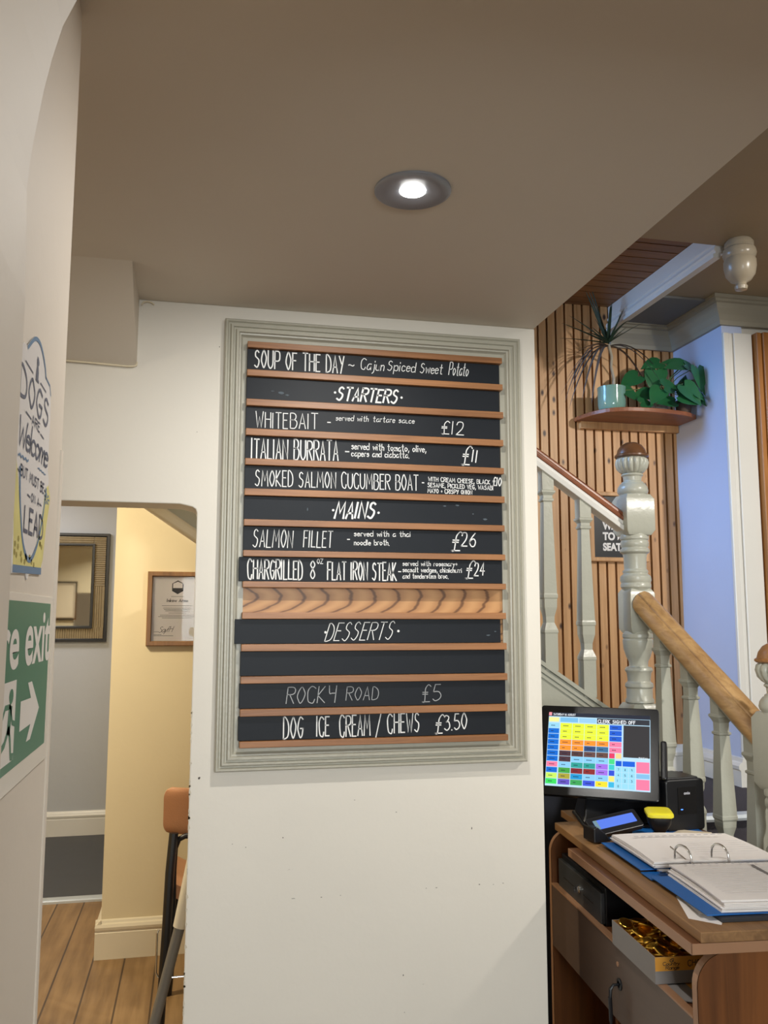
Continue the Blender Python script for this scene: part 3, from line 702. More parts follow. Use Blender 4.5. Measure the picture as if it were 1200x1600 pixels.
for k in range(7):
    a = k*2*PI/7; b.add([pl(1.80+.03*math.cos(a+d)*q, 1.783+.012*math.sin(a+d)*q) for d, q in ((-.2, .2), (-.25, .8), (0, 1.05), (.25, .8), (.2, .2))], [(0, 1, 2, 3, 4)])
part('blue_flower', b, M['dogblue'], t)
b = MB()
def serif(s, u0, u1, z, h, wd): letter(b, s, u0, z, u1, z, h, wd, 0, pl, gap=2.2, wob=0)
serif('DOGS', 1.495, 1.778, 1.918, .055, .0065)
serif('ARE', 1.612, 1.69, 1.893, .018, .003)
serif('BUT MUST BE', 1.535, 1.765, 1.788, .020, .0035)
serif('ON A', 1.64, 1.72, 1.757, .016, .003)
serif('LEAD', 1.585, 1.775, 1.698, .046, .007)
letter(b, 'Welcome', 1.505, 1.836, 1.795, 1.842, .052, .006, .25, pl, gap=.6, wob=.02)
for u0, u1, z in ((1.555, 1.605, 1.902), (1.70, 1.735, 1.893), (1.51, 1.53, 1.795), (1.77, 1.782, 1.797), (1.605, 1.63, 1.765), (1.725, 1.745, 1.764), (1.53, 1.60, 1.985), (1.675, 1.735, 1.985)):
    b.ribbon([(u0, z), (u1, z-.002)], .003, pl)
# little sitting dog above the first line
b.add([pl(1.64+.55*x_, 1.978+.55*y_) for x_, y_ in [(-.028, 0), (.03, 0), (.03, .008), (.018, .012), (.02, .035), (.01, .055), (.022, .062), (.02, .072), (.008, .082), (-.008, .085), (-.014, .072), (-.012, .05), (-.02, .03), (-.022, .01)]], [list(range(14))])
part('lettering', b, M['dogink'], t)
b = MB()
for k in range(16):
    u = random.uniform(1.52, 1.78); z = random.uniform(1.645, 1.665) if 1.6 < u < 1.72 else random.uniform(1.65, 1.70)
    if 1.56 < u < 1.74 and z > 1.662: z = 1.648
    part('flower', MB().add([pl(u+.008*math.cos(a), z+.006*math.sin(a)) for a in (0, 1.2, 2.4, 3.6, 5)], [(0, 1, 2, 3, 4)]), M['dogbrown'], t)

shrink(t)
t = thing('exit_sign', 'green and white fire exit sign with arrow, below the dog sign', 'sign', (-.30, 1.58, 1.27))
part('plate', MB().box((-.2998, 1.235, 1.262), (-.2975, 1.944, 1.592)), M['plate'], t, bevel=.001)
part('green_panel', MB().box((-.2975, 1.262, 1.297), (-.2970, 1.909, 1.578)), M['green'], t)
b = MB(); pl = onwall(-.2967)
type_into(b, 'Fire', 1.345, 1.467, .255, .093, pl, .02)
type_into(b, 'exit', 1.655, 1.467, .262, .093, pl, .02)
b.add([pl(u, z) for u, z in [(1.639, 1.352), (1.639, 1.404), (1.735, 1.402), (1.700, 1.432), (1.738, 1.432), (1.826, 1.376), (1.745, 1.326), (1.706, 1.326), (1.742, 1.354)]], [list(range(9))])
b.add([pl(u, z) for u, z in [(1.40, 1.312), (1.594, 1.312), (1.594, 1.445), (1.40, 1.445)]], [(0, 1, 2, 3)])
part('white_print', b, M['signwhite'], t)
b = MB(); pl = onwall(-.2964)
n = 14; b.add([pl(1.555+.017*math.cos(2*PI*i/n), 1.420+.0125*math.sin(2*PI*i/n)) for i in range(n)], [list(range(n))])
for P_, w_ in (([(1.553, 1.398), (1.546, 1.366)], .026), ([(1.545, 1.368), (1.518, 1.347), (1.482, 1.338)], .012), ([(1.548, 1.368), (1.562, 1.346), (1.572, 1.320), (1.588, 1.318)], .012), ([(1.555, 1.400), (1.572, 1.376), (1.596, 1.371)], .009), ([(1.552, 1.404), (1.512, 1.405), (1.488, 1.385)], .009)):
    b.ribbon(P_, w_, pl)
part('running_figure', b, M['green'], t)

shrink(t)

# ================================================================== corridor: mirror, certificate, chair, high chair
t = thing('wall_mirror', 'large mirror with wide ribbed bronze frame on the grey wall beyond the doorway', 'mirror', (-1.12, 6.76, 1.37))
part('outer_frame', MB().sweep_rect(-1.59, 1.372, -.650, 2.172, [(0, 0), (0, .035), (.018, .035), (.02, .028), (.026, .024), (.026, 0)], 6.76), M['blackm'], t)
b = MB()
for x0, x1, z0, z1, vert in ((-1.565, -.765, 2.085, 2.147, 0), (-1.565, -.765, 1.397, 1.478, 1), (-1.565, -1.49, 1.478, 2.085, 1), (-.757, -.675, 1.478, 1.78, 1), (-.757, -.675, 1.78, 2.147, 0), (-.765, -.675, 1.397, 1.478, 1)):
    u = x0 if vert else z0; e = x1 if vert else z1
    while u < e-.001:
        v = min(u+.016, e)
        if vert: b.tube([((u+v)/2, 6.742, z0), ((u+v)/2, 6.742, z1)], .0085, 8)
        else: b.tube([(x0, 6.742, (u+v)/2), (x1, 6.742, (u+v)/2)], .0085, 8)
        u = v
b.box((-1.57, 6.742, 1.39), (-.67, 6.758, 2.155))
part('ribbed_border', b, M['weave'], t, smooth=True)
part('inner_frame', MB().sweep_rect(-1.495, 1.470, -.752, 2.095, [(0, 0.002), (0, .042), (.014, .042), (.016, .036), (.016, .002)], 6.76), M['blackm'], t)
part('glass', MB().box((-1.48, 6.728, 1.484), (-.766, 6.7405, 2.082)), M['mirror'], t, bevel=.006)
t = thing('framed_picture', 'small pale picture in a thin frame, seen reflected in the far mirror', 'picture', (-1.55, 2.43, 1.60))
part('frame', MB().sweep_rect(-1.70, 1.52, -1.42, 1.98, [(0, -.03), (0, 0), (.025, 0), (.03, -.01), (.03, -.03)], 2.42), M['goldframe'], t)
part('picture', MB().box((-1.68, 2.424, 1.54), (-1.44, 2.436, 1.96)), M['paper'], t)

t = thing('certificate', 'framed certificate with a gold apple seal on the cream corridor wall', 'certificate', (-.07, 4.36, 1.418))
x0, x1, z0, z1 = -.236, .06, 1.414, 1.772
part('frame', MB().sweep_rect(x0, z0, x1, z1, [(0, 0), (0, .026), (.004, .030), (.020, .030), (.024, .024), (.024, .004)], 4.36), M['goldframe'], t)
part('sheet', MB().box((x0+.022, 4.350, z0+.022), (x1-.022, 4.356, z1-.022)), M['paper'], t)
b = MB(); pl = lambda u, v: (u, 4.3494, v); cx = -.094
hexa = lambda s: [(cx+s*a, 1.697+s*c) for a, c in ((0, 1.12), (.9, .6), (.9, -.6), (0, -1.12), (-.9, -.6), (-.9, .6))]
o6 = hexa(.030); b.add([pl(*p) for p in o6], [list(range(6))])
letter(b, 'Inkow Arms', cx-.05, 1.625, cx+.05, 1.625, .016, .0028, .1, pl)
for z, hw in ((1.652, .03), (1.607, .072), (1.596, .066), (1.589, .062), (1.582, .055), (1.572, .04), (1.562, .08), (1.555, .088), (1.548, .07)):
    b.ribbon([(cx-hw, z), (cx+hw, z)], .0016, pl)
letter(b, 'SayfH', -.175, 1.478, -.11, 1.482, .028, .0018, .4, pl, gap=.2)
for z, a, c in ((1.482, -.20, -.18), (1.468, -.20, -.165), (1.463, -.20, -.11)): b.ribbon([(a, z), (c, z)], .0016, pl)
part('print', b, M['inkdark'], t)
b = MB(); pl2 = lambda u, v: (u, 4.3489, v)
b.add([pl2(cx+.0225*a, 1.705+.012*c) for a, c in ((-1, -1), (1, -1), (1, .8), (0, 1.6), (-1, .8))], [(0, 1, 2, 3, 4)])
part('badge_window', b, M['paper'], t)
b = MB()
b.add([pl(-.012+.026*math.cos(a)*(1+.06*math.cos(3*a)), 1.482+.024*math.sin(a)-(.004 if abs(a-PI/2) < .3 else 0)) for a in [2*PI*i/22 for i in range(22)]], [list(range(22))])
b.add([pl(-.012+u, 1.505+v) for u, v in ((.0, .006), (.008, .016), (.02, .02), (.018, .010), (.01, .004))], [(0, 1, 2, 3, 4)])
part('gold_seal', b, M['goldprint'], t)
part('glass', MB().box((x0+.022, 4.3455, z0+.022), (x1-.022, 4.347, z1-.022)), M['glass'], t)

# dining chair, seen from behind-left, mostly hidden by the wall
t = thing('dining_chair', 'tan leatherette chair on black steel legs beside the cream corridor wall', 'chair', (.09, 3.62, 0))
def shell(x0, x1, y0, bow, z0, z1, lean, th, n=12, m=24):
    vs = []; fs = []
    for s_ in (0, 1):
        for j in range(m+1):
            v = j/m; e = .03*(1-math.sqrt(max(0, 1-max(0, abs(v-.5)*2-.55)**2/.45**2))) if abs(v-.5)*2 > .55 else 0
            for i in range(n+1):
                u = -1+2*i/n
                vs.append(((x0+x1)/2+u*((x1-x0)/2-e), y0-bow*(u*u)+lean*v+s_*th, z0+(z1-z0)*v))
    o = (n+1)*(m+1)
    for s_ in (0, 1):
        for j in range(m):
            for i in range(n):
                a = s_*o+j*(n+1)+i; fs.append((a, a+1, a+n+2, a+n+1))
    rim = [i for i in range(n+1)]+[j*(n+1)+n for j in range(1, m+1)]+[m*(n+1)+i for i in range(n-1, -1, -1)]+[j*(n+1) for j in range(m-1, 0, -1)]
    for k in range(len(rim)):
        a, c = rim[k], rim[(k+1) % len(rim)]; fs.append((a, c, c+o, a+o))
    return MB().add(vs, fs)
part('backrest', shell(-.105, .285, 3.50, -.05, .725, .900, -.03, .022), M['tan'], t, smooth=True)
# seat: a thick dished pad
b = MB(); vs = []; n = 20
seat = shell(-.078, .258, 0, 0, 0, .40, 0, .05)
seat.v = [Vector((v.x, 3.52+v.z, .455+v.y+.10*abs((v.x-.09)/.17)**2.2*.6)) for v in seat.v]
part('seat', seat, M['tan'], t, smooth=True)
for s_ in (-1, 1):
    cx_ = .09+s_*.165
    part('leg', MB().tube([(cx_-s_*.012, 3.49, .74), (cx_-s_*.002, 3.475, .60), (cx_+s_*.003, 3.46, .42), (cx_+s_*.02, 3.43, 0)], .017, 10, flat=(1, 1.4)), M['blackm'], t, smooth=True)
    part('leg', MB().tube([(cx_-s_*.03, 3.86, .46), (cx_+s_*.005, 3.90, 0)], .02, 10), M['blackm'], t, smooth=True)
arc = [(-.058, 3.515, .24), (-.060, 3.51, .60), (-.057, 3.508, .68), (-.045, 3.506, .712), (-.02, 3.505, .724), (.20, 3.505, .724), (.225, 3.506, .712), (.237, 3.508, .68), (.24, 3.51, .60), (.238, 3.515, .24)]
part('back_frame', MB().tube(arc, .011, 10), M['blackm'], t, smooth=True)
fr = [(-.108, 3.47, .40), (-.112, 3.455, .395), (-.112, 3.45, .26), (-.105, 3.45, .243), (-.09, 3.45, .238), (.27, 3.45, .238), (.285, 3.45, .243), (.292, 3.45, .26), (.292, 3.455, .395), (.288, 3.47, .40)]
part('footrest', MB().tube(fr, .004, 8), M['chrome'], t, smooth=True)

t = thing('high_chair', 'white plastic high chair with grey tube legs, half hidden behind the menu wall', 'high chair', (.206, 2.86, 0))
for sx, sy in ((-1, 0), (0, -1), (1, 0), (0, 1)):
    top = Vector((.206+sx*.18, 2.86+sy*.18, .82)); bot = Vector((.206+sx*.38, 2.86+sy*.38, 0))
    mid = top.lerp(bot, .26)
    lg = part('leg', MB().tube([mid-(bot-top)*.02, bot], [.0165, .0155], 14), M['greytube'], t, smooth=True)
    part('leg_socket', MB().tube([top+(top-bot)*.02, top.lerp(bot, .06), mid], [.034, .030, .0205], 14), M['plasticw'], lg, smooth=True)
b = MB(); vs = []
sec = [(.60, .10, .10), (.62, .115, .13), (.72, .122, .145), (.84, .132, .17), (.86, .138, .185), (.86, .128, .168), (.84, .122, .158), (.70, .11, .12), (.665, .10, .10)]
for z, hx, hy in sec:
    for k in range(28):
        a = 2*PI*k/28; ca, sa = math.cos(a), math.sin(a); q = (abs(ca)**4+abs(sa)**4)**-.25
        vs.append((.206+hx*ca*q, 2.86+hy*sa*q*.75, z+.12))
fs = [(i*28+k, i*28+(k+1) % 28, (i+1)*28+(k+1) % 28, (i+1)*28+k) for i in range(len(sec)-1) for k in range(28)]
fs += [list(range(28))[::-1], [(len(sec)-1)*28+k for k in range(28)]]
part('seat_shell', b.add(vs, fs), M['plasticw'], t, smooth=True)

# ================================================================== staircase
st = thing('staircase', 'turning staircase with grey painted balusters and brown wooden handrails', 'staircase', (1.645, 3.0, 0))
def newel(X, Y, zt, blocks, prof, bottom, cap):
    b = MB(); T = Matrix.Translation((X, Y, zt))
    b.lathe([(.03, -.060), (.05, -.061), (.060, -.069), (.0635, -.084), (.058, -.104), (.046, -.117), (.034, -.124)], 96, T, flute=(-.118, -.061, 16, .16))
    b.lathe([(r_, z_) for r_, z_ in prof], 40, T)
    def blk(z0, z1, h):
        c = h*.62; d = h*.62
        rings = [(c, z0), (h, z0-d*.55), (h, z1+d*.55), (c, z1)]
        vs = []; fs = []
        for q, z in rings:
            vs += [(X+sx*(h if q == h else h*.80), Y+sy*(h if q == h else h*.80), zt+z) for sx, sy in ((-1, -1), (1, -1), (1, 1), (-1, 1))]
        for i in range(3):
            for k in range(4): fs.append((i*4+k, i*4+(k+1) % 4, (i+1)*4+(k+1) % 4, (i+1)*4+k))
        fs += [(3, 2, 1, 0), (12, 13, 14, 15)]
        b.add(vs, fs)
    for z0, z1, h in blocks: blk(z0, z1, h)
    o = part('newel_post', b, M['stair'], st, smooth=True, bevel=.006)
    part('newel_cap', MB().lathe([(.001, 0), (.022, -.003), (.040, -.014), (.052, -.031), (.057, -.048), (.0635, -.052), (.0635, -.058), (.058, -.062), (.03, -.062)], 40, T), cap, o, smooth=True)
P1 = [(.034, -.122), (.041, -.126), (.041, -.131), (.035, -.135), (.033, -.152), (.041, -.157), (.041, -.161), (.046, -.163), (.055, -.176), (.058, -.19), (.055, -.2), (.05, -.205), (.05, -.36),
      (.053, -.364), (.053, -.376), (.048, -.38), (.052, -.386), (.052, -.40), (.047, -.408), (.055, -.416), (.055, -.424), (.045, -.432), (.042, -.445), (.041, -.49), (.047, -.494), (.047, -.50), (.044, -.505),
      (.056, -.516), (.058, -.53), (.053, -.541), (.056, -.546), (.056, -.556), (.051, -.562), (.045, -.57), (.045, -.72), (.055, -.732), (.055, -.744), (.051, -.748), (.055, -.752), (.055, -.762), (.053, -.785), (.044, -.815), (.035, -.832),
      (.034, -.85), (.047, -.854), (.051, -.864), (.044, -.876), (.041, -.905), (.05, -.913), (.052, -.924), (.047, -.93), (.047, -.965), (.052, -.972), (.052, -.982), (.04, -.985)]
newel(1.617, 3.0, 2.222, [(-.206, -.362, .058), (-.562, -.728, .050), (-.984, -1.41, .058)], P1, 0, M['cap'])
P2 = [q for q in P1 if q[1] > -.206]+[(.05, -.21), (.05, -.42), (.055, -.432), (.055, -.446), (.048, -.45), (.054, -.46), (.054, -.475), (.044, -.49), (.041, -.56), (.047, -.565), (.047, -.575), (.044, -.58), (.057, -.60), (.058, -.62), (.05, -.64), (.05, -.66)]
newel(1.69, 2.30, 1.481, [(-.206, -.432, .058), (-.66, -1.481, .052)], P2, 0, M['cappine'])
# handrails: profile across, swept along the slope
def rail(p0, p1, prof, m, parent, side, name='handrail'):
    p0, p1 = Vector(p0), Vector(p1); vs = []
    for p in (p0, p1): vs += [p+Vector(side)*u+Vector((0, 0, 1))*v for u, v in prof]
    n = len(prof)
    fs = [list(range(n))[::-1], list(range(n, 2*n))]+[(i, (i+1) % n, n+(i+1) % n, n+i) for i in range(n)]
    return part(name, MB().add(vs, fs), m, parent, smooth=True, bevel=.002)
def z1f(x): return 2.188-.68*(x-1.218)           # top of the upper handrail
top = [(-.030, -.040), (-.032, -.026), (-.027, -.020), (-.026, -.010), (-.016, -.001), (0, .002), (.016, -.001), (.026, -.010), (.027, -.020), (.032, -.026), (.030, -.040)]
h1 = rail((-.1, 3.0, z1f(-.1)), (1.57, 3.0, z1f(1.57)), top, M['mahog'], st, (0, 1, 0))
sub = [(-.030, -.078), (-.032, -.060), (-.026, -.056), (-.026, -.040), (.026, -.040), (.026, -.056), (.032, -.060), (.030, -.078)]
rail((-.1, 3.0, z1f(-.1)), (1.57, 3.0, z1f(1.57)), sub, M['white'], h1, (0, 1, 0), 'rail_underside')
def z2f(y): return 1.195+(y-2.36)*.705           # centre of the lower handrail
big = [(-.042, -.030), (-.049, -.016), (-.048, .004), (-.036, .024), (-.027, .032), (-.025, .029), (-.022, .036), (0, .043), (.019, .038), (.036, .024), (.048, .004), (.049, -.016), (.042, -.030)]
xr = lambda y: 1.62+(2.95-y)*.11
h2 = rail((xr(2.355), 2.355, z2f(2.355)), (xr(2.945), 2.945, z2f(2.945)), big, M['railpine'], st, (1, 0, 0))
# rounded upper end of the lower rail
rail((xr(2.355), 2.355, z2f(2.355)), (xr(2.94), 2.94, z2f(2.94)), [(-.03, -.048), (-.034, -.034), (-.034, -.030), (.034, -.030), (.034, -.034), (.03, -.048)], M['stair'], h2, (1, 0, 0), 'rail_underside')
BP = [(.0225, 0), (.0225, .10), (.0265, .105), (.0265, .113), (.018, .128), (.018, .142), (.0215, .146), (.0215, .155), (.0165, .162), (.025, .62), (.027, .628), (.027, .642), (.0245, .648), (.024, .69), (.0165, .735), (.016, .765), (.0255, .80), (.0265, .812), (.0245, .82), (.0245, 1)]
BP2 = [(.0225, 0), (.0225, .085), (.027, .09), (.0275, .10), (.024, .108), (.0175, .13), (.017, .175), (.0215, .18), (.0215, .19), (.0175, .195), (.026, .60), (.027, .605), (.027, .62), (.024, .63), (.023, .66), (.0165, .70), (.016, .73), (.0255, .77), (.0265, .785), (.0245, .80), (.0245, 1)]
def baluster(X, Y, zt, zb, P=BP, slant=None):
    H = zt-zb; b = MB(); b.lathe([(r_*1.414, zt-f*H) for r_, f in P], 4, Matrix.Translation((X, Y, 0)), phase=PI/4)
    return part('baluster', b, M['stair'], st)
def s2(x): return 1.401-.667*(x-1.217)            # top of the upper string
for x in (1.41, 1.263, 1.116, .969, .822):
    baluster(x, 3.0, z1f(x)-.06, s2(x)-.01)
def s1(y): return .66+(y-2.5)*.605
for y in (2.85, 2.705, 2.56, 2.415):
    baluster(xr(y), y, z2f(y)-.04, s1(y)-.01, BP2)
# strings
b = MB().prism([(-.3, s2(-.3)), (1.60, s2(1.60)), (1.60, s2(1.60)-.376), (-.3, s2(-.3)-.376)], 'Y', 2.985, 3.03)
for off, th, yy in ((0, .016, 2.966), (-.022, .018, 2.974), (-.044, .014, 2.979)):
    b.prism([(-.3, s2(-.3)+off), (1.60, s2(1.60)+off), (1.60, s2(1.60)+off-th), (-.3, s2(-.3)+off-th)], 'Y', yy, 3.0)
part('string_board', b, M['stair'], st)
part('string_moulding', MB().prism([(-.3, s2(-.3)-.372), (.9, s2(.9)-.372), (.9, s2(.9)-.418), (-.3, s2(-.3)-.418)], 'Y', 2.96, 3.03), M['creamgloss'], st, bevel=.01, seg=3)
part('string_board', MB().prism([(2.34, s1(2.34)), (2.95, s1(2.95)), (2.95, .0), (2.34, .0)], 'X', 1.635, 1.675), M['stair'], st)
for k in range(3):
    z = .615-.205*k; y0 = 2.79-.235*k
    part('step', MB().box((1.668, y0, 0), (2.36, y0+.235, z)), M['stairwood'], st, bevel=.004)
ld = part('landing', MB().box((1.56, 3.03, .70), (2.354, 3.875, .82)), M['carpet'], st)
part('nosing', MB().prism([(2.99, .80), (2.985, .81), (2.99, .822), (3.03, .824), (3.03, .80)], 'X', 1.71, 2.354), M['alu'], ld)
part('riser', MB().box((1.70, 3.026, .0), (2.354, 3.03, .70)), M['stairwood'], ld)
for k in range(5):
    x1 = 1.56-.28*k; zz = .82+.19*(k+1)
    part('step', MB().box((x1-.28, 3.035, zz-.19), (x1, 3.875, zz)), M['carpet'], st)
struct('wall_understair', MB().box((.60, 3.0, 0), (1.58, 3.02, 1.16)).box((1.575, 2.97, 0), (1.62, 3.02, .82)), M['navy'])
# spandrel below the string, painted like the stairs
part('spandrel_panel', MB().prism([(.60, 1.16), (1.58, 1.16), (1.58, s2(1.58)-.05), (.60, s2(.60)-.05)], 'Y', 2.99, 3.015), M['stair'], st)

t = solo('newel_drop', MB().lathe([(.048, 3.03), (.055, 3.02), (.055, 3.006), (.05, 3.0), (.060, 2.992), (.064, 2.975), (.060, 2.962), (.056, 2.955), (.061, 2.946), (.061, 2.92), (.055, 2.89), (.04, 2.868), (.022, 2.858), (.019, 2.852), (.025, 2.842), (.022, 2.830), (.002, 2.824)], 40, Matrix.Translation((2.055, 2.895, 0))),
         mat('drop_paint', S(164, 152, 132), .28), (2.055, 2.895, 3.03), 'turned acorn shaped wooden drop hanging from the upper ceiling', 'finial', smooth=True)

# ================================================================== seating notice, shelf, plants
t = thing('seating_sign', 'black framed notice about waiting to be seated, on the slatted wall', 'sign', (2.01, 3.9, 1.826))
part('frame', MB().sweep_rect(1.857, 1.823, 2.165, 2.165, [(0, 0), (0, .028), (.004, .031), (.018, .031), (.021, .026), (.021, .004)], 3.9), M['pine'], t)
part('panel', MB().box((1.876, 3.882, 1.842), (2.147, 3.888, 2.147)), M['black'], t)
b = MB(); pl = lambda u, v: (u, 3.8815, v)
type_into(b, 'SEATED', 1.925, 1.878, .150, .037, pl, .05); type_into(b, 'TO BE', 1.925, 1.930, .125, .037, pl, .05); type_into(b, 'WAIT', 1.925, 1.982, .115, .037, pl, .05)
part('lettering', b, M['signwhite'], t)

t = thing('corner_shelf', 'curved wooden corner shelf holding the two plants', 'shelf', (2.1, 3.88, 2.48))
crv = crom([Vector(p) for p in [(1.797, 3.86), (1.803, 3.83), (1.83, 3.735), (1.89, 3.655), (2.0, 3.625), (2.14, 3.63), (2.27, 3.66), (2.352, 3.712)]], 5)
part('shelf_board', MB().prism([tuple(p) for p in crv]+[(2.352, 3.898), (1.797, 3.898)], 'Z', 2.512, 2.533), wood('shelf_wood', S(112, 62, 36), S(158, 96, 60), 'X', .4), t, bevel=.003)
part('wall_batten', MB().box((1.823, 3.872, 2.478), (2.352, 3.899, 2.512)), M['pine'], t)

def pot(mb, x, y, z0, prof): return mb.lathe(prof, 36, Matrix.Translation((x, y, z0)))
zs = 2.5335
t = thing('dragon_plant', 'spiky dragon plant in a glossy green pot on the corner shelf', 'potted plant', (1.92, 3.735, zs))
part('pot', pot(MB(), 1.92, 3.735, zs, [(.056, 0), (.06, .004), (.0655, .03), (.066, .10), (.0675, .115), (.064, .116), (.062, .10), (.058, .095)]), M['glaze'], t, smooth=True)
part('soil', MB().lathe([(.061, .090), (.058, .098), (.02, .101), (.001, .101)], 24, Matrix.Translation((1.92, 3.735, zs))), M['soil'], t)
tr = [(1.93, 3.735, zs+.095), (1.935, 3.735, zs+.16), (1.922, 3.735, zs+.22), (1.926, 3.735, zs+.27), (1.912, 3.735, zs+.33)]
part('stem', MB().tube(tr, [.009, .007, .0065, .0075, .008], 10), M['bark'], t, smooth=True)
def blade(b, base, d, L, droop, wd, n=9):
    d = Vector(d).normalized(); side = d.cross(Vector((0, 0, 1)))
    side = side.normalized() if side.length > .1 else Vector((1, 0, 0))
    vs = []; fs = []
    for i in range(n+1):
        f = i/n; p = Vector(base)+d*L*f+Vector((0, 0, -droop*f*f*L))
        p.y = min(p.y, 3.893); hw = wd*.5*(min(1, .55+f*3)*(1-f)**.6+.04)
        up_ = Vector((0, 0, .25*hw))
        vs += [p-side*hw+up_, p-up_*.4, p+side*hw+up_]
    for i in range(n):
        a = 3*i; fs += [(a, a+1, a+4, a+3), (a+1, a+2, a+5, a+4)]
    b.add(vs, fs)
cr_ = (1.91, 3.735, zs+.335)
b = MB(); rs = random.Random(3)
for dx, dy, dz, L, dr in ((-1, -.1, .05, .24, .05), (-1, -.2, .3, .25, .05), (-.9, .1, .75, .22, .1), (-.55, -.2, 1, .25, .02), (-.42, -.1, 1, .24, 0), (.18, .1, 1, .2, 0), (.4, -.2, 1, .2, .0), (.75, -.3, .55, .18, .1), (.1, -.9, .6, .2, .3), (-.3, -.8, .9, .2, .1), (-.2, .4, 1, .16, .1), (.3, -.6, 1, .16, .0), (-.8, -.6, .2, .2, .2), (-.35, -.05, 1.1, .27, 0)):
    blade(b, cr_, (dx, dy, dz), L*1.12, dr, .019)
for k in range(8):
    a = rs.uniform(0, 6.3); blade(b, cr_, (math.cos(a), math.sin(a)*.6-.2, rs.uniform(.3, 1)), rs.uniform(.08, .15), .1, .013)
part('foliage', b, M['spike'], t)
b = MB()
for dx, dy, dz, L, dr in ((-1, -.1, .1, .22, .9), (-.9, -.3, .2, .24, 1.2), (-.8, -.1, .2, .23, 1.3), (-.7, -.4, .15, .22, 1.5), (-.6, -.2, .0, .25, 1.3), (-.5, -.5, 0, .25, 1.3), (-1, .1, .35, .23, .8), (.8, -.1, .3, .26, .8), (.7, -.3, .2, .25, 1.1), (.6, 0, .1, .24, 1.4), (-.9, 0, -.1, .24, .9), (-.6, -.1, .3, .27, 1.5)):
    blade(b, Vector(cr_)-Vector((0, 0, .015)), (dx, dy, dz), L*1.05, dr, .021)
part('drooping_foliage', b, M['spikedry'], t)

def heart(b, c, nrm, tip, s):
    n_ = Vector(nrm).normalized(); t_ = Vector(tip); t_ = (t_-n_*t_.dot(n_)).normalized(); u_ = n_.cross(t_)
    out_ = [(0, .10), (.22, -.08), (.42, .0), (.5, .22), (.44, .48), (.28, .74), (.10, .95), (0, 1.08)]
    out_ = out_+[(-x_, y_) for x_, y_ in out_[-2:0:-1]]
    mid = [(0, .10), (0, .3), (0, .55), (0, .8), (0, 1.08)]
    vs = []
    for x_, y_ in out_: vs.append(Vector(c)+u_*x_*s*.92+t_*y_*s+n_*(.10*abs(x_)*s-.16*y_*y_*s))
    ce = Vector(c)+t_*.42*s-n_*.05*s; vs.append(ce); k = len(out_)
    b.add([(v.x if v.y > 3.47 else v.x, v.y, v.z) for v in vs], [(i, (i+1) % k, k) for i in range(k)])
def leafy(b, stems, spec):
    for c, nrm, tip, s, root in spec:
        heart(b, c, nrm, tip, s)
        r0_ = Vector(root); c_ = Vector(c); m_ = (r0_+c_)/2+Vector((0, 0, .02))
        stems.tube([r0_, m_, c_], .0022, 6)
t = thing('pothos_plant', 'bushy pothos with heart shaped leaves in a white pot on the corner shelf', 'potted plant', (2.195, 3.78, zs))
part('pot', pot(MB(), 2.195, 3.78, zs, [(.034, 0), (.038, .004), (.045, .06), (.05, .095), (.052, .098), (.052, .112), (.048, .112), (.045, .09)]), M['potwhite'], t, smooth=True)
part('soil', MB().lathe([(.046, .09), (.04, .098), (.001, .1)], 20, Matrix.Translation((2.195, 3.78, zs))), M['soil'], t)
root = (2.195, 3.77, zs+.10)
spec = []
# leaf base (x,y,z above shelf), facing normal, tip direction, size
for cx_, cz_, y_, nx, ny, nz, tx, ty, tz, s_ in (
 (2.125, 2.772, 3.70, -.1, -.75, .65, -1, -.1, -.22, .105), (2.245, 2.785, 3.68, .1, -.75, .6, -.9, -.1, .35, .115), (2.215, 2.752, 3.66, .1, -.7, .7, -1, -.2, -.1, .09),
 (2.325, 2.748, 3.68, .3, -.75, .55, .8, -.1, -.5, .11), (2.318, 2.695, 3.62, .3, -.95, .25, .15, -.1, -1, .12), (2.335, 2.69, 3.75, -.3, -.9, .2, .1, 0, 1, .12),
 (2.122, 2.695, 3.68, -.4, -.9, .2, -.25, -.1, -1, .12), (2.176, 2.655, 3.63, .1, -.9, .4, .9, -.1, .3, .10), (2.252, 2.605, 3.60, 0, -.9, .4, .55, -.1, -.8, .125),
 (2.105, 2.60, 3.64, -.2, -.85, .45, -.6, -.1, -.8, .10), (2.02, 2.70, 3.72, -.3, -.8, .5, -.9, -.1, -.35, .11), (2.01, 2.615, 3.70, .2, -.85, .5, .9, 0, -.35, .10),
 (2.24, 2.575, 3.60, -.1, -.85, .5, .9, -.1, -.4, .11), (2.305, 2.60, 3.60, .2, -.85, .5, .8, -.1, -.4, .07), (2.068, 2.62, 3.70, -.1, -.85, .45, -1, 0, -.1, .09), (2.165, 2.575, 3.64, 0, -.8, .6, -1, -.1, .1, .09), (2.34, 2.655, 3.63, .3, -.9, .3, .4, -.1, -.9, .09), (2.06, 2.565, 3.66, 0, -.8, .5, .9, 0, .1, .08)):
    tv = Vector((tx, ty, tz)).normalized()
    spec.append(((cx_-tv.x*.45*s_, y_-tv.y*.45*s_, cz_-tv.z*.45*s_), (nx, ny, nz), (tx, ty, tz), s_, root))
lf, sm_ = MB(), MB(); leafy(lf, sm_, spec)
part('foliage', lf, M['leaf'], t, smooth=True); part('stems', sm_, mat('pothos_stem', S(86, 116, 70), .5), t, smooth=True)
t = thing('small_pothos_plant', 'small trailing plant in a dark brown pot at the right end of the corner shelf', 'potted plant', (2.30, 3.735, zs))
part('pot', pot(MB(), 2.30, 3.735, zs, [(.03, 0), (.033, .003), (.04, .06), (.042, .062), (.042, .07), (.038, .07), (.036, .05)]), M['potbrown'], t, smooth=True)
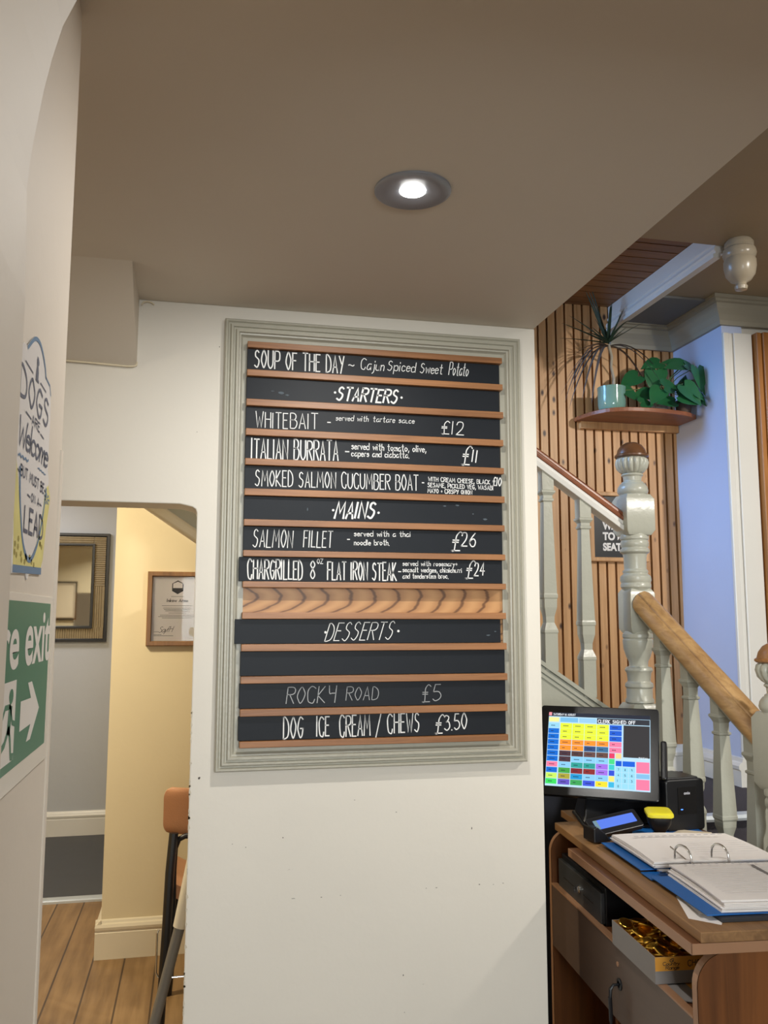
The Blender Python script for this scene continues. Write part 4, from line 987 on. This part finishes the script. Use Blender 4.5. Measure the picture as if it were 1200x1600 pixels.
part('soil', MB().lathe([(.0365, .05), (.03, .056), (.001, .058)], 20, Matrix.Translation((2.30, 3.735, zs))), M['soil'], t)
root = (2.30, 3.73, zs+.055); spec = []
for x_, y_, z_, nx, ny, nz, tx, ty, tz, s_ in ((2.30, 3.66, .10, .2, -.6, .8, 1, -.25, -.18, .13), (2.285, 3.655, .085, 0, -.8, .6, -.6, -.2, -.4, .09), (2.31, 3.64, .075, .1, -.9, .5, .6, -.1, -.5, .085), (2.315, 3.69, .14, .4, -.5, .6, .4, -.2, .7, .09)):
    spec.append(((x_, y_, zs+z_), (nx, ny, nz), (tx, ty, tz), s_, root))
lf, sm_ = MB(), MB(); leafy(lf, sm_, spec)
part('foliage', lf, M['leaf'], t, smooth=True); part('stems', sm_, mat('trailing_stem', S(86, 116, 70), .5), t, smooth=True)

# cabinet at the right-hand edge
t = thing('wooden_cabinet', 'tall glowing orange-brown wooden cabinet at the right edge behind the stairs', 'cabinet', (2.75, 3.45, 0))
part('frame', MB().box((2.503, 3.43, 0), (2.528, 3.50, 2.868)).box((2.530, 3.42, 0), (2.578, 3.50, 2.868)).box((2.578, 3.42, 2.66), (3.1, 3.50, 2.868)).box((3.1, 3.42, 0), (3.16, 3.50, 2.868)), M['orange_wood'], t, bevel=.004)
part('back_panel', MB().box((2.578, 3.485, 0), (3.1, 3.5, 2.66)), M['pinedark'], t)
for z in (1.3, 1.62, 1.94, 2.26, 2.52):
    part('shelf', MB().box((2.578, 3.425, z), (3.1, 3.485, z+.025)), M['orange_wood'], t)
part('lit_panel', MB().box((2.568, 3.445, 2.546), (3.098, 3.484, 2.658)), M['lit'], t)
# ================================================================== till desk (local frame: x = depth to the right, y = length away)
DO = Vector((1.0, 1.66, 0)); DA = math.radians(-4.8)
DR = Matrix.Rotation(DA, 4, 'Z')
def dk(x, y, z=0): return DO+DR @ Vector((x, y, z))
ZT = .92
dsk = thing('till_desk', 'brown wooden till desk with rounded side panels beside the menu wall', 'desk', DO, DA)
def side(z1, rr):
    pts = [(.007, 0), (.007, z1-rr)]
    pts += [(.007+rr-rr*math.cos(a), z1-rr+rr*math.sin(a)) for a in [PI/2*i/10 for i in range(1, 11)]]
    return pts+[(.44, z1), (.44, 0)]
pn = link('side_panel', MB().prism(side(.874, .065), 'Y', .015, .035), M['lamz'], dsk)
def edging(z1, rr, y0, y1):
    b = MB(); P = side(z1, rr)[:-1]; Q = [(p[0]-.0015, p[1]) for p in P]
    vs = []; fs = []
    for i, p in enumerate(P):
        t_ = Vector(P[min(i+1, len(P)-1)])-Vector(P[max(i-1, 0)]); t_.normalize(); nn = Vector((-t_.y, t_.x))*.0018
        for y in (y0, y1): vs.append((p[0]+nn.x, y, p[1]+nn.y))
    for i in range(len(P)-1): fs.append((2*i, 2*i+1, 2*i+3, 2*i+2))
    return b.add(vs, fs)
link('edge_band', edging(.874, .065, .0145, .0355), M['edge'], pn)
pn = link('side_panel', MB().prism(side(.897, .06), 'Y', .94, .958), M['lamz'], dsk)
link('edge_band', edging(.897, .06, .9395, .9585), M['edge'], pn)
fp = link('front_panel', MB().box((.006, .036, .565), (.022, .939, .742)), M['lamgrey'], dsk)
link('edge_band', MB().box((.004, .0365, .742), (.0225, .9385, .7465)), M['edge'], fp)
link('shelf', MB().box((.0225, .036, .722), (.43, .939, .740)), M['lam'], dsk)
link('divider', MB().box((.03, .50, 0), (.42, .518, .722)), M['lamz'], dsk)
link('back_panel', MB().box((.42, .036, .05), (.436, .939, .89)), M['lamz'], dsk)
link('plinth_shelf', MB().box((.03, .036, .05), (.42, .939, .07)), M['lam'], dsk)
sl = link('slab', MB().box((-.006, .006, .876), (.43, .742, .898)), M['lam'], dsk, bevel=.001)
link('edge_band', MB().box((-.0078, .0045, .8765), (-.006, .742, .8975)).box((-.0078, .0045, .8765), (.43, .006, .8975)), M['edge'], sl)
tb = link('top_board', MB().prism([(.012, .002), (.44, .002), (.44, 1.12), (.10, 1.12), (.10, .965), (.024, .955)], 'Z', .8985, ZT), M['plank'], dsk, bevel=.002)
link('ledge_strip', MB().box((.03, .037, .742), (.2, .085, .760)), M['lam'], dsk)
# grommet in the front panel
gr = link('cable_grommet', MB().lathe([(.014, 0), (.014, .003), (.008, .004), (.008, 0)], 20, Matrix.Translation((.006, .42, .657)) @ Matrix.Rotation(-PI/2, 4, 'Y')), M['black'], dsk, smooth=True)
link('screw_cap', MB().lathe([(.006, 0), (.006, .002), (.001, .003)], 12, Matrix.Translation((.006, .43, .70)) @ Matrix.Rotation(-PI/2, 4, 'Y')), M['edge'], dsk, smooth=True)

def dthing(name, label, cat, x, y, z, rz=0, group=None): return thing(name, label, cat, dk(x, y, z), DA+rz, group)
# cable hanging out of the front panel
cb = [(.004, .42, .657), (-.012, .418, .657), (-.020, .417, .648), (-.022, .416, .62), (-.021, .415, .56), (-.022, .413, .46), (-.020, .41, .34), (-.014, .41, .2), (-.01, .41, .06)]
t = dthing('power_cable', 'black cable hanging from a hole in the till desk front', 'cable', -.01, .41, .06)
b = MB(); b.tube([Vector(p)-Vector((-.01, .41, .06)) for p in cb], [.003, .0035, .0045, .0035, .0035, .0032, .003, .003, .003], 8)
b.tube([Vector((-.022, .416, .63))-Vector((-.01, .41, .06)), Vector((-.021, .4155, .575))-Vector((-.01, .41, .06))], .0052, 8)
link('cord', b, M['black'], t, smooth=True)

# cash drawer
t = dthing('cash_drawer', 'black metal cash drawer with a small lock inside the till desk', 'cash drawer', .02, .567, .7405)
link('body', MB().box((.012, .0, .0), (.36, .352, .098)), M['black'], t, bevel=.003)
dr = link('drawer_front', MB().box((0, .004, .004), (.012, .348, .084)), mat('cash_drawer_front', S(52, 54, 56), .5, var=.05), t, bevel=.002)
link('slot', MB().box((-.001, .06, .040), (.004, .135, .043)).box((-.001, .215, .040), (.004, .30, .043)), M['gap'], dr)
lk = link('lock', MB().lathe([(.011, 0), (.011, .004), (.007, .006), (.001, .006)], 20, Matrix.Translation((0, .165, .047)) @ Matrix.Rotation(-PI/2, 4, 'Y')), M['chrome'], dr, smooth=True)
link('key', MB().box((-.018, .163, .040), (-.006, .165, .056)), M['chrome'], lk)

# open carton of gold chocolate coins
bx0, by0, bw, bl, bh = -.004, .19, .235, .245, .056
t = dthing('coin_box', 'open grey and orange carton full of gold coins inside the till desk', 'box', bx0, by0, .7475)
b = MB(); th = .002
b.box((0, 0, 0), (bw, bl, th)).box((0, 0, th), (th, bl, bh)).box((bw-th, 0, th), (bw, bl, bh)).box((th, bl-th, th), (bw-th, bl, bh))
b.box((th, 0, th), (bw-th, th, bh))
link('carton', b, M['boxgrey'], t)
link('inner_lining', MB().box((th, bl-th-.0008, th), (bw-th, bl-th, bh)).box((th, th, th), (th+.0006, bl-th, bh)).box((bw-th-.0006, th, th), (bw-th, bl-th, bh)).box((th, th, th), (bw-th, th+.0006, bh)), M['kraft'], t)
band = link('orange_band', MB().box((.0004, -.0006, .027), (bw, 0, bh+.0004)), M['boxorange'], t)
b = MB(); pl = lambda u, v: (u, -.0011, v)
letter(b, 'G', .034, .045, .044, .046, .008, .0016, .3, pl)
letter(b, 'Country', .018, .0385, .058, .0385, .0075, .0011, .15, pl, gap=.8); letter(b, 'Range', .024, .030, .056, .030, .0075, .0011, .15, pl, gap=.8)
letter(b, 'CHOCOLATE', .076, .035, .165, .038, .013, .0016, .05, pl)
link('lettering', b, M['inkdark'], band)
coin_mb = MB().lathe([(.001, -.0022), (.0155, -.0022), (.0175, -.0012), (.0175, .0012), (.0155, .0022), (.0145, .0016), (.001, .0016)], 20)
coin_me = None; rs = random.Random(11)
spots = []
for lay in range(6):
    for i in range(6):
        for j in range(6):
            spots.append((.024+i*.037+rs.uniform(-.008, .008), .024+j*.0385+rs.uniform(-.008, .008), .008+lay*.0095+rs.uniform(0, .004)))
spots = [s for s in spots if s[2] > .024]
co0 = None
for k, (cx_, cy_, cz_) in enumerate(spots):
    cx_ = min(max(cx_, .022), bw-.022); cy_ = min(max(cy_, .022), bl-.022)
    if co0 is None:
        co0 = link('gold_coin', coin_mb, M['gold'], smooth=True); o = co0
    else:
        o = co0.copy(); C.objects.link(o)
    p = dk(bx0+cx_, by0+cy_, .7475+cz_)
    o.location = p; o.rotation_euler = (rs.uniform(-.55, .55), rs.uniform(-.55, .55), rs.uniform(0, 6.28))
    s_ = rs.choice((.85, 1, 1, 1.15)); o.scale = (s_, s_, s_)
    tag(o, 'gold foil chocolate coin heaped in the grey and orange carton', 'coin', 'gold coins in the open carton')
t = dthing('carton_flap', 'flat grey and orange piece of carton under the coin box, inside the desk', 'carton', .012, .095, .7415)
link('grey_side', MB().prism([(0, .02), (.055, .0), (.055, .12), (0, .12)], 'Z', .001, .003), M['boxgrey'], t)
link('orange_side', MB().prism([(.055, 0), (.092, .002), (.098, .012), (.098, .12), (.055, .12)], 'Z', .001, .003), M['boxorange'], t)

# ---------------------------------------------------------------- things on top
# lever arch file lying open over a black folder
t = dthing('black_folder', 'black folder lying under the blue lever arch file', 'folder', .082, .048, ZT+.0005)
link('cover', MB().box((0, 0, 0), (.33, .30, .008)), M['blackcard'], t, bevel=.001)
solo_p = [(.045, .07), (.095, .055), (.12, .20), (.085, .235)]
t = dthing('lever_arch_file', 'open blue lever arch file with two chrome rings on the till desk', 'file', .058, .05, ZT+.0098)
link('cover', MB().box((0, .012, 0), (.345, .285, .003)).box((0, .285, -.006), (.335, .345, -.003)).box((0, .345, 0), (.345, .605, .003)), M['blue'], t, bevel=.0008)
mech = link('ring_mechanism', MB().box((.05, .292, -.003), (.25, .335, .004)), M['chrome'], t, bevel=.001)
for x_ in (.090, .187):
    pts = [(x_, .345, .003), (x_, .345, .034), (x_+.002, .342, .050), (x_+.007, .333, .060), (x_+.014, .316, .060), (x_+.019, .302, .048), (x_+.021, .298, .030), (x_+.022, .297, .003)]
    link('ring', MB().tube(crom([Vector(p) for p in pts], 4), .003, 10), M['chrome'], mech, smooth=True)
link('lever', MB().tube([(.10, .318, .006), (.135, .308, .014), (.12, .34, .020), (.09, .37, .048)], .0022, 8).box((.03, .302, .004), (.06, .318, .010)), M['chrome'], mech, smooth=True)
def sheaf(x0, y0, x1, y1, n, h, z0, seed, curl=0, far=False):
    """a stack of loose sheets as separate leaves of paper in one sheaf"""
    b = MB(); rs_ = random.Random(seed)
    for k in range(n):
        dx, dy = rs_.uniform(-.004, .004), rs_.uniform(-.004, .004); a = rs_.uniform(-.012, .012)
        zb = z0+h*k/n; N = 8; vs = []; fs = []
        for j in range(N+1):
            for i in range(N+1):
                u, v = i/N, j/N
                px = x0+(x1-x0)*u+dx-a*(v-.5)*.2; py = y0+(y1-y0)*v+dy+a*(u-.5)*.2
                e = (1-v) if not far else v
                zz = zb+curl*math.sin(u*PI*1.3+.4)*.5*(.3+.7*e)+.004*math.sin(v*PI)*(k/n)
                vs.append((px, py, zz))
        o_ = (N+1)**2; vs += [(p[0], p[1], p[2]+h/n*.82) for p in vs]
        for j in range(N):
            for i in range(N):
                q = j*(N+1)+i; fs += [(q, q+1, q+N+2, q+N+1), (q+o_, q+N+1+o_, q+N+2+o_, q+1+o_)]
        rim = list(range(N+1))+[j*(N+1)+N for j in range(1, N+1)]+[N*(N+1)+i for i in range(N-1, -1, -1)]+[j*(N+1) for j in range(N-1, 0, -1)]
        for i in range(len(rim)):
            a_, c_ = rim[i], rim[(i+1) % len(rim)]; fs.append((a_, c_, c_+o_, a_+o_))
        b.add(vs, fs)
    return b
pz = ZT+.0098+.0035
t = dthing('paper_sheaf', 'thick sheaf of ruled sheets on the near side of the blue file', 'papers', .096, .065, pz, math.radians(-2), 'papers in the blue file')
link('sheets', sheaf(0, .002, .325, .270, 9, .026, 0, 1), M['paper'], t)
b = MB()
for k in range(14): b.box((.02, .03+.0145*k, .0303), (.31, .0309+.0145*k, .0306))
for k in range(15): b.box((.028+.0195*k, .246, .0303), (.034+.0195*k, .254, .0306))
link('ruled_lines', b, M['ink'], t)
link('dark_column', MB().prism([(.185, .03), (.193, .03), (.193, .235), (.185, .235)], 'Z', .0304, .0308), mat('grey_band_ink', S(120, 116, 116), .8), t)
t = dthing('paper_sheaf', 'curling sheaf of ruled sheets on the far side of the blue file', 'papers', .088, .385, pz, 0, 'papers in the blue file')
link('sheets', sheaf(0, .0, .33, .27, 6, .016, .003, 5, .008, True), M['paper'], t)
b = MB()
for k in range(13): b.box((.04+.020*k, .205, .0275), (.052+.020*k, .212, .0278))
for k in range(6): b.box((.13, .04+.02*k, .0265), (.30, .041+.02*k, .0268))
link('ruled_lines', b, M['ink'], t)
t = dthing('loose_sheet', 'loose white sheet sticking out from under the black folder', 'paper', .026, .062, ZT+.0002)
link('sheet', MB().prism([(.0, .02), (.05, -.025), (.11, .07), (.075, .20), (.04, .16)], 'Z', 0, .0003), M['paper'], t)
t = dthing('grey_folder', 'thin grey plastic folder edge under the blue file', 'folder', .048, .08, ZT+.009)
link('cover', MB().prism([(.0, .0), (.26, -.03), (.28, .20), (.03, .24)], 'Z', 0, .0007), mat('grey_poly', S(126, 120, 112), .4), t)
t = dthing('blue_folder', 'flat blue folder under the card terminal on the till desk', 'folder', .09, .64, ZT+.0004)
link('cover', MB().box((0, .085, 0), (.33, .20, .003)), M['blue'], t, bevel=.0008)
t = dthing('paper_slip', 'cream paper slip behind the chrome rings, beside the yellow topped device', 'paper', .30, .725, ZT+.0045)
link('sheet', MB().prism([(.0, -.04), (.10, -.045), (.135, .03), (.06, .075), (.02, .04)], 'Z', 0, .0008), mat('cream_slip', S(214, 200, 176), .8), t)

# till monitor
MC = Vector((1.2257, 2.55, 1.1409)); yw, tl = -.569, .475
t = thing('till_monitor', 'black till touchscreen showing coloured sales buttons on the desk', 'till', dk(.22, .93, ZT), DA)
Xv = Vector((math.cos(yw), math.sin(yw), 0)); n0 = Vector((math.sin(yw), -math.cos(yw), 0))
Uv = Vector((0, 0, 1))*math.cos(tl)-n0*math.sin(tl); Nv = Xv.cross(Uv)*-1
Nv = -Nv if Nv.dot(n0) < 0 else Nv
Mm = Matrix.Identity(4)
for i in range(3): Mm[i][0] = Xv[i]; Mm[i][1] = -Nv[i]; Mm[i][2] = Uv[i]
Mm.translation = MC
Tl = (Matrix.Translation(dk(.22, .93, ZT)) @ DR).inverted() @ Mm       # monitor frame -> thing frame: x right, z up, -y towards the viewer
W, H = .3645, .2876
def rrect(w_, h_, r_, n=5):
    P = []
    for cx_, cz_, a0 in ((w_/2-r_, h_/2-r_, 0), (-w_/2+r_, h_/2-r_, 90), (-w_/2+r_, -h_/2+r_, 180), (w_/2-r_, -h_/2+r_, 270)):
        for k in range(n+1):
            a = math.radians(a0+90*k/n); P.append((cx_+r_*math.cos(a), cz_+r_*math.sin(a)))
    return P
bz = link('bezel', MB().prism(rrect(W, H, .010), 'Y', 0, .022, Tl).prism(rrect(W-.05, H-.05, .02), 'Y', .022, .05, Tl), mat('till_bezel', S(15, 16, 19), .25, spec=.35), t, bevel=.003)
# screen: from bezel pixels to plane
su0, su1, sv0, sv1 = -.156, .157, -.117, .120
def sc(u, v): return (su0+(su1-su0)*u, sv1+(sv0-sv1)*v)
b = MB(); mats = []; idx = {}
def cell(u0, v0, u1, v1, rgb, lift=.0010, g=.0035, k=.95):
    key = (rgb, k)
    if key not in idx: idx[key] = len(mats); mats.append(screen_mat(rgb, k))
    b.cur = idx[key]
    (x0, z0), (x1, z1) = sc(u0+g, v1-g), sc(u1-g, v0+g)
    b.add([(x0, -lift, z0), (x1, -lift, z0), (x1, -lift, z1), (x0, -lift, z1)], [(0, 1, 2, 3)], Tl)
cell(0, 0, 1, 1, (188, 224, 246), .0006, 0, .9)
cell(0, 0, 1, .055, (40, 44, 58), .0009, 0)
cell(.0, .0, .03, .045, (240, 150, 160), .0012, 0)
cell(.0, .065, .11, .135, (236, 232, 150)); cell(.115, .065, .30, .135, (120, 184, 226)); cell(.305, .065, .48, .135, (150, 200, 232))
cell(.485, .06, .995, .135, (52, 54, 62), .0012, 0)
rh = .0755; r0_ = .145
BL, YE, OR, TE, LB, PK = (20, 106, 206), (226, 238, 60), (248, 146, 48), (46, 156, 146), (136, 200, 238), (246, 124, 160)
def row(i): return r0_+rh*i
for i, c in enumerate([(150, 210, 240), BL, BL, BL, BL, BL, BL, PK, BL, (196, 236, 100), (60, 216, 96)]): cell(.0, row(i), .115, row(i+1), c)
grid = [[YE]*4, [YE]*4, [YE]*4, [OR]*4, [OR, OR, (52, 76, 120), (60, 110, 150)], [(78, 54, 62), (84, 58, 56), (104, 74, 70), (104, 74, 66)], [(78, 54, 62), LB, LB, LB],
        [LB, TE, TE, (160, 112, 226)], [(70, 160, 70), (130, 40, 46), (140, 46, 46), (160, 112, 226)], [(170, 160, 60), (30, 148, 206), LB, LB], [(100, 84, 190), (60, 160, 86), (60, 84, 214), (250, 220, 50)]]
for i, rw in enumerate(grid):
    for j, c in enumerate(rw):
        u0 = .122+.121*j; cell(u0, row(i), u0+.119, row(i+1), c, g=.0025 if c not in (YE, LB) else .0006)
for i, c in enumerate([(34, 92, 206)]*3+[PK, PK]): cell(.608, row(i), .732, row(i+1), c)
cell(.608, row(5), .668, row(6), (226, 60, 100)); cell(.67, row(5), .732, row(6), (246, 206, 140))
for i, c in zip(range(6, 11), [(70, 214, 130), (60, 200, 200), (50, 80, 210), (240, 226, 120), (60, 180, 220)]): cell(.608, row(i), .668, row(i+1), c)
cell(.745, row(0), .995, row(5)+.05, (56, 54, 56), .0012, 0)
cell(.672, .62, .735, .695, (20, 86, 206)); cell(.737, .62, .86, .695, (26, 96, 216))
for i in range(4):
    for j in range(3): cell(.672+.063*j, .70+.071*i, .733+.063*j, .769+.071*i, (150, 214, 240), g=.0015)
cell(.866, .62, .995, .77, PK); cell(.866, .775, .995, .84, (130, 186, 226)); cell(.866, .845, .995, .985, PK)
sco = link('screen', b, mats, t)
pl = lambda u, v: Tl @ Vector((u, -.0016, v)); capm = screen_mat((236, 240, 244), .95)
x0, z0 = sc(.495, .128); x1, _ = sc(.86, .128); b = MB(); letter(b, 'CLERK SIGNED OFF', x0, z0, x1, z0, .0115, .0018, 0, pl, wob=0); link('screen_caption', b, capm, sco)
x0, z0 = sc(.045, .042); x1, _ = sc(.27, .042); b = MB(); letter(b, 'SATURDAY 16 AUGUST', x0, z0, x1, z0, .007, .001, 0, pl, wob=0); link('screen_caption', b, capm, sco)
x0, z0 = sc(.89, .588); x1, _ = sc(.985, .588); b = MB(); letter(b, 'TOTAL', x0, z0, x1, z0, .006, .001, 0, pl, wob=0); link('screen_caption', b, capm, sco)
b = MB()
for i, d in enumerate(['789', '456', '123', '0']):
    for j, c in enumerate(d):
        x0, z0 = sc(.695+.063*j, .752+.071*i); letter(b, c, x0, z0, x0+.0045, z0, .0072, .001, 0, pl, wob=0)
rs = random.Random(5)
for i in range(11):
    for u0 in [.0]+[.122+.121*j for j in range(4)]+([.608] if i < 5 else []):
        x0, z0 = sc(u0+.03, row(i)+rh*.52); w_ = rs.uniform(.011, .02)
        for q in range(int(w_/.0042)): b.add([pl(x0+.0042*q, z0-.0014), pl(x0+.0042*q+.003, z0-.0014), pl(x0+.0042*q+.003, z0+.0014), pl(x0+.0042*q, z0+.0014)], [(0, 1, 2, 3)])
link('button_captions', b, screen_mat((40, 52, 80), .5), sco)
link('card_reader', MB().box((W/2+.004, .004, -.075), (W/2+.022, .05, .045), Tl), M['black'], t, bevel=.006, seg=3)
# foot and arm
ft = [(-.135, -.06), (.105, -.105), (.12, .13), (-.10, .14)]
b = MB(); b.prism(ft, 'Z', 0, .012)
lo_, hi_ = [(-.13, -.05, .012), (.10, -.095, .012), (.11, .12, .012), (-.095, .13, .012)], [(-.10, .0, .095), (.085, -.03, .095), (.085, .10, .11), (-.075, .11, .11)]
b.add(lo_+hi_, [(0, 1, 5, 4), (1, 2, 6, 5), (2, 3, 7, 6), (3, 0, 4, 7), (4, 5, 6, 7), (3, 2, 1, 0)])
link('stand', b, M['black'], t, bevel=.006, seg=3)
pa = Vector((-.005, .035, .10)); pb = Tl @ Vector((0, .045, -.02))
link('arm', MB().tube([pa, pb], .035, 12, flat=(1, .7)), M['black'], t, smooth=True)

# receipt printer
PW, PH, PD = .135, .150, .14
t = thing('receipt_printer', 'black cube shaped receipt printer right of the till screen', 'printer', dk(.372, .825, ZT+.001), math.radians(6))
link('body', MB().prism(rrect(PW, PH, .012), 'Y', -.03, -.03+PD, Matrix.Translation((0, 0, PH/2))), M['black'], t, bevel=.004)
fw = link('front_window', MB().prism(rrect(.066, .078, .004), 'Y', -.0315, -.03, Matrix.Translation((.006, 0, .088))), mat('printer_window', S(6, 6, 10), .12), t)
b = MB(); type_into(b, 'onix', -.006, .106, .022, .008, lambda u, v: (u, -.0322, v), .01)
link('logo', b, mat('printer_logo', S(220, 220, 230), .5), fw)
link('indicator', MB().box((-.018, -.0328, .062), (-.012, -.0315, .0645)), screen_mat((60, 110, 255), 4.0), fw)
link('paper_lid', MB().box((-.055, -.02, PH-.002), (.055, .08, PH+.004)), M['black'], t, bevel=.003)

# card terminal
tp = Vector((1.186, 2.372, ZT+.0036))
t = thing('card_terminal', 'black card payment terminal with a lit blue screen below the till monitor', 'card terminal', tp, math.radians(6))
T2 = Matrix.Translation((.0, .0, .042)) @ Matrix.Rotation(math.radians(-7), 4, 'Y') @ Matrix.Rotation(math.radians(38), 4, 'X')
link('body', MB().prism([(x_, y_) for x_, y_ in rrect(.165, .060, .008)], 'Z', -.012, .006, T2), M['black'], t, bevel=.002)
link('screen', MB().prism([(x_+.002, y_+.003) for x_, y_ in rrect(.132, .030, .002)], 'Z', .006, .0066, T2), screen_mat((92, 128, 236), .85), t)
link('screen_corner', MB().box((-.064, -.012, .0066), (-.052, .018, .0069), T2), screen_mat((120, 150, 160), .8), t)
link('cradle', MB().prism([(-.085, .001), (-.03, .001), (-.045, .022), (-.075, .045), (-.085, .04)], 'Y', -.03, .03), M['black'], t, bevel=.003)
link('rest', MB().prism([(.03, .001), (.05, .001), (.058, .03), (.038, .03)], 'Y', -.01, .03), M['black'], t, bevel=.003)

# black device with yellow top
t = thing('handheld_scanner', 'rounded black device with a bright yellow top beside the card terminal', 'scanner', dk(.262, .728, ZT+.0036), math.radians(-18))
t.scale = (.86, .86, 1)
b = MB(); vs = []; fs = []; N = 28
sec = [(0.0, .022, .02), (.006, .026, .022), (.014, .018, .016), (.022, .026, .024), (.032, .037, .032), (.045, .041, .036), (.052, .040, .036)]
for z, hx, hy in sec:
    for k in range(N):
        a = 2*PI*k/N; ca, sa = math.cos(a), math.sin(a); q = (abs(ca)**3+abs(sa)**3)**(-1/3)
        vs.append((hx*ca*q, hy*sa*q, z+((.10*sa*q*hy+.012)*min(1, (z-.02)/.02) if z > .02 else 0)))
fs = [(i*N+k, i*N+(k+1) % N, (i+1)*N+(k+1) % N, (i+1)*N+k) for i in range(len(sec)-1) for k in range(N)]+[list(range(N))[::-1], [(len(sec)-1)*N+k for k in range(N)]]
link('body', b.add(vs, fs), M['black'], t, smooth=True)
b = MB(); vs = []
sec = [(.050, .042, .037), (.052, .0435, .0385), (.059, .0435, .0385), (.063, .038, .034), (.0635, .030, .028)]
for z, hx, hy in sec:
    for k in range(N):
        a = 2*PI*k/N; ca, sa = math.cos(a), math.sin(a); q = (abs(ca)**7+abs(sa)**7)**(-1/7)
        vs.append((hx*ca*q, hy*sa*q, z+.10*sa*q*hy+.012))
fs = [(i*N+k, i*N+(k+1) % N, (i+1)*N+(k+1) % N, (i+1)*N+k) for i in range(len(sec)-1) for k in range(N)]+[list(range(N))[::-1], [(len(sec)-1)*N+k for k in range(N)]]
link('yellow_top', b.add(vs, fs), M['yellow'], t, smooth=True)
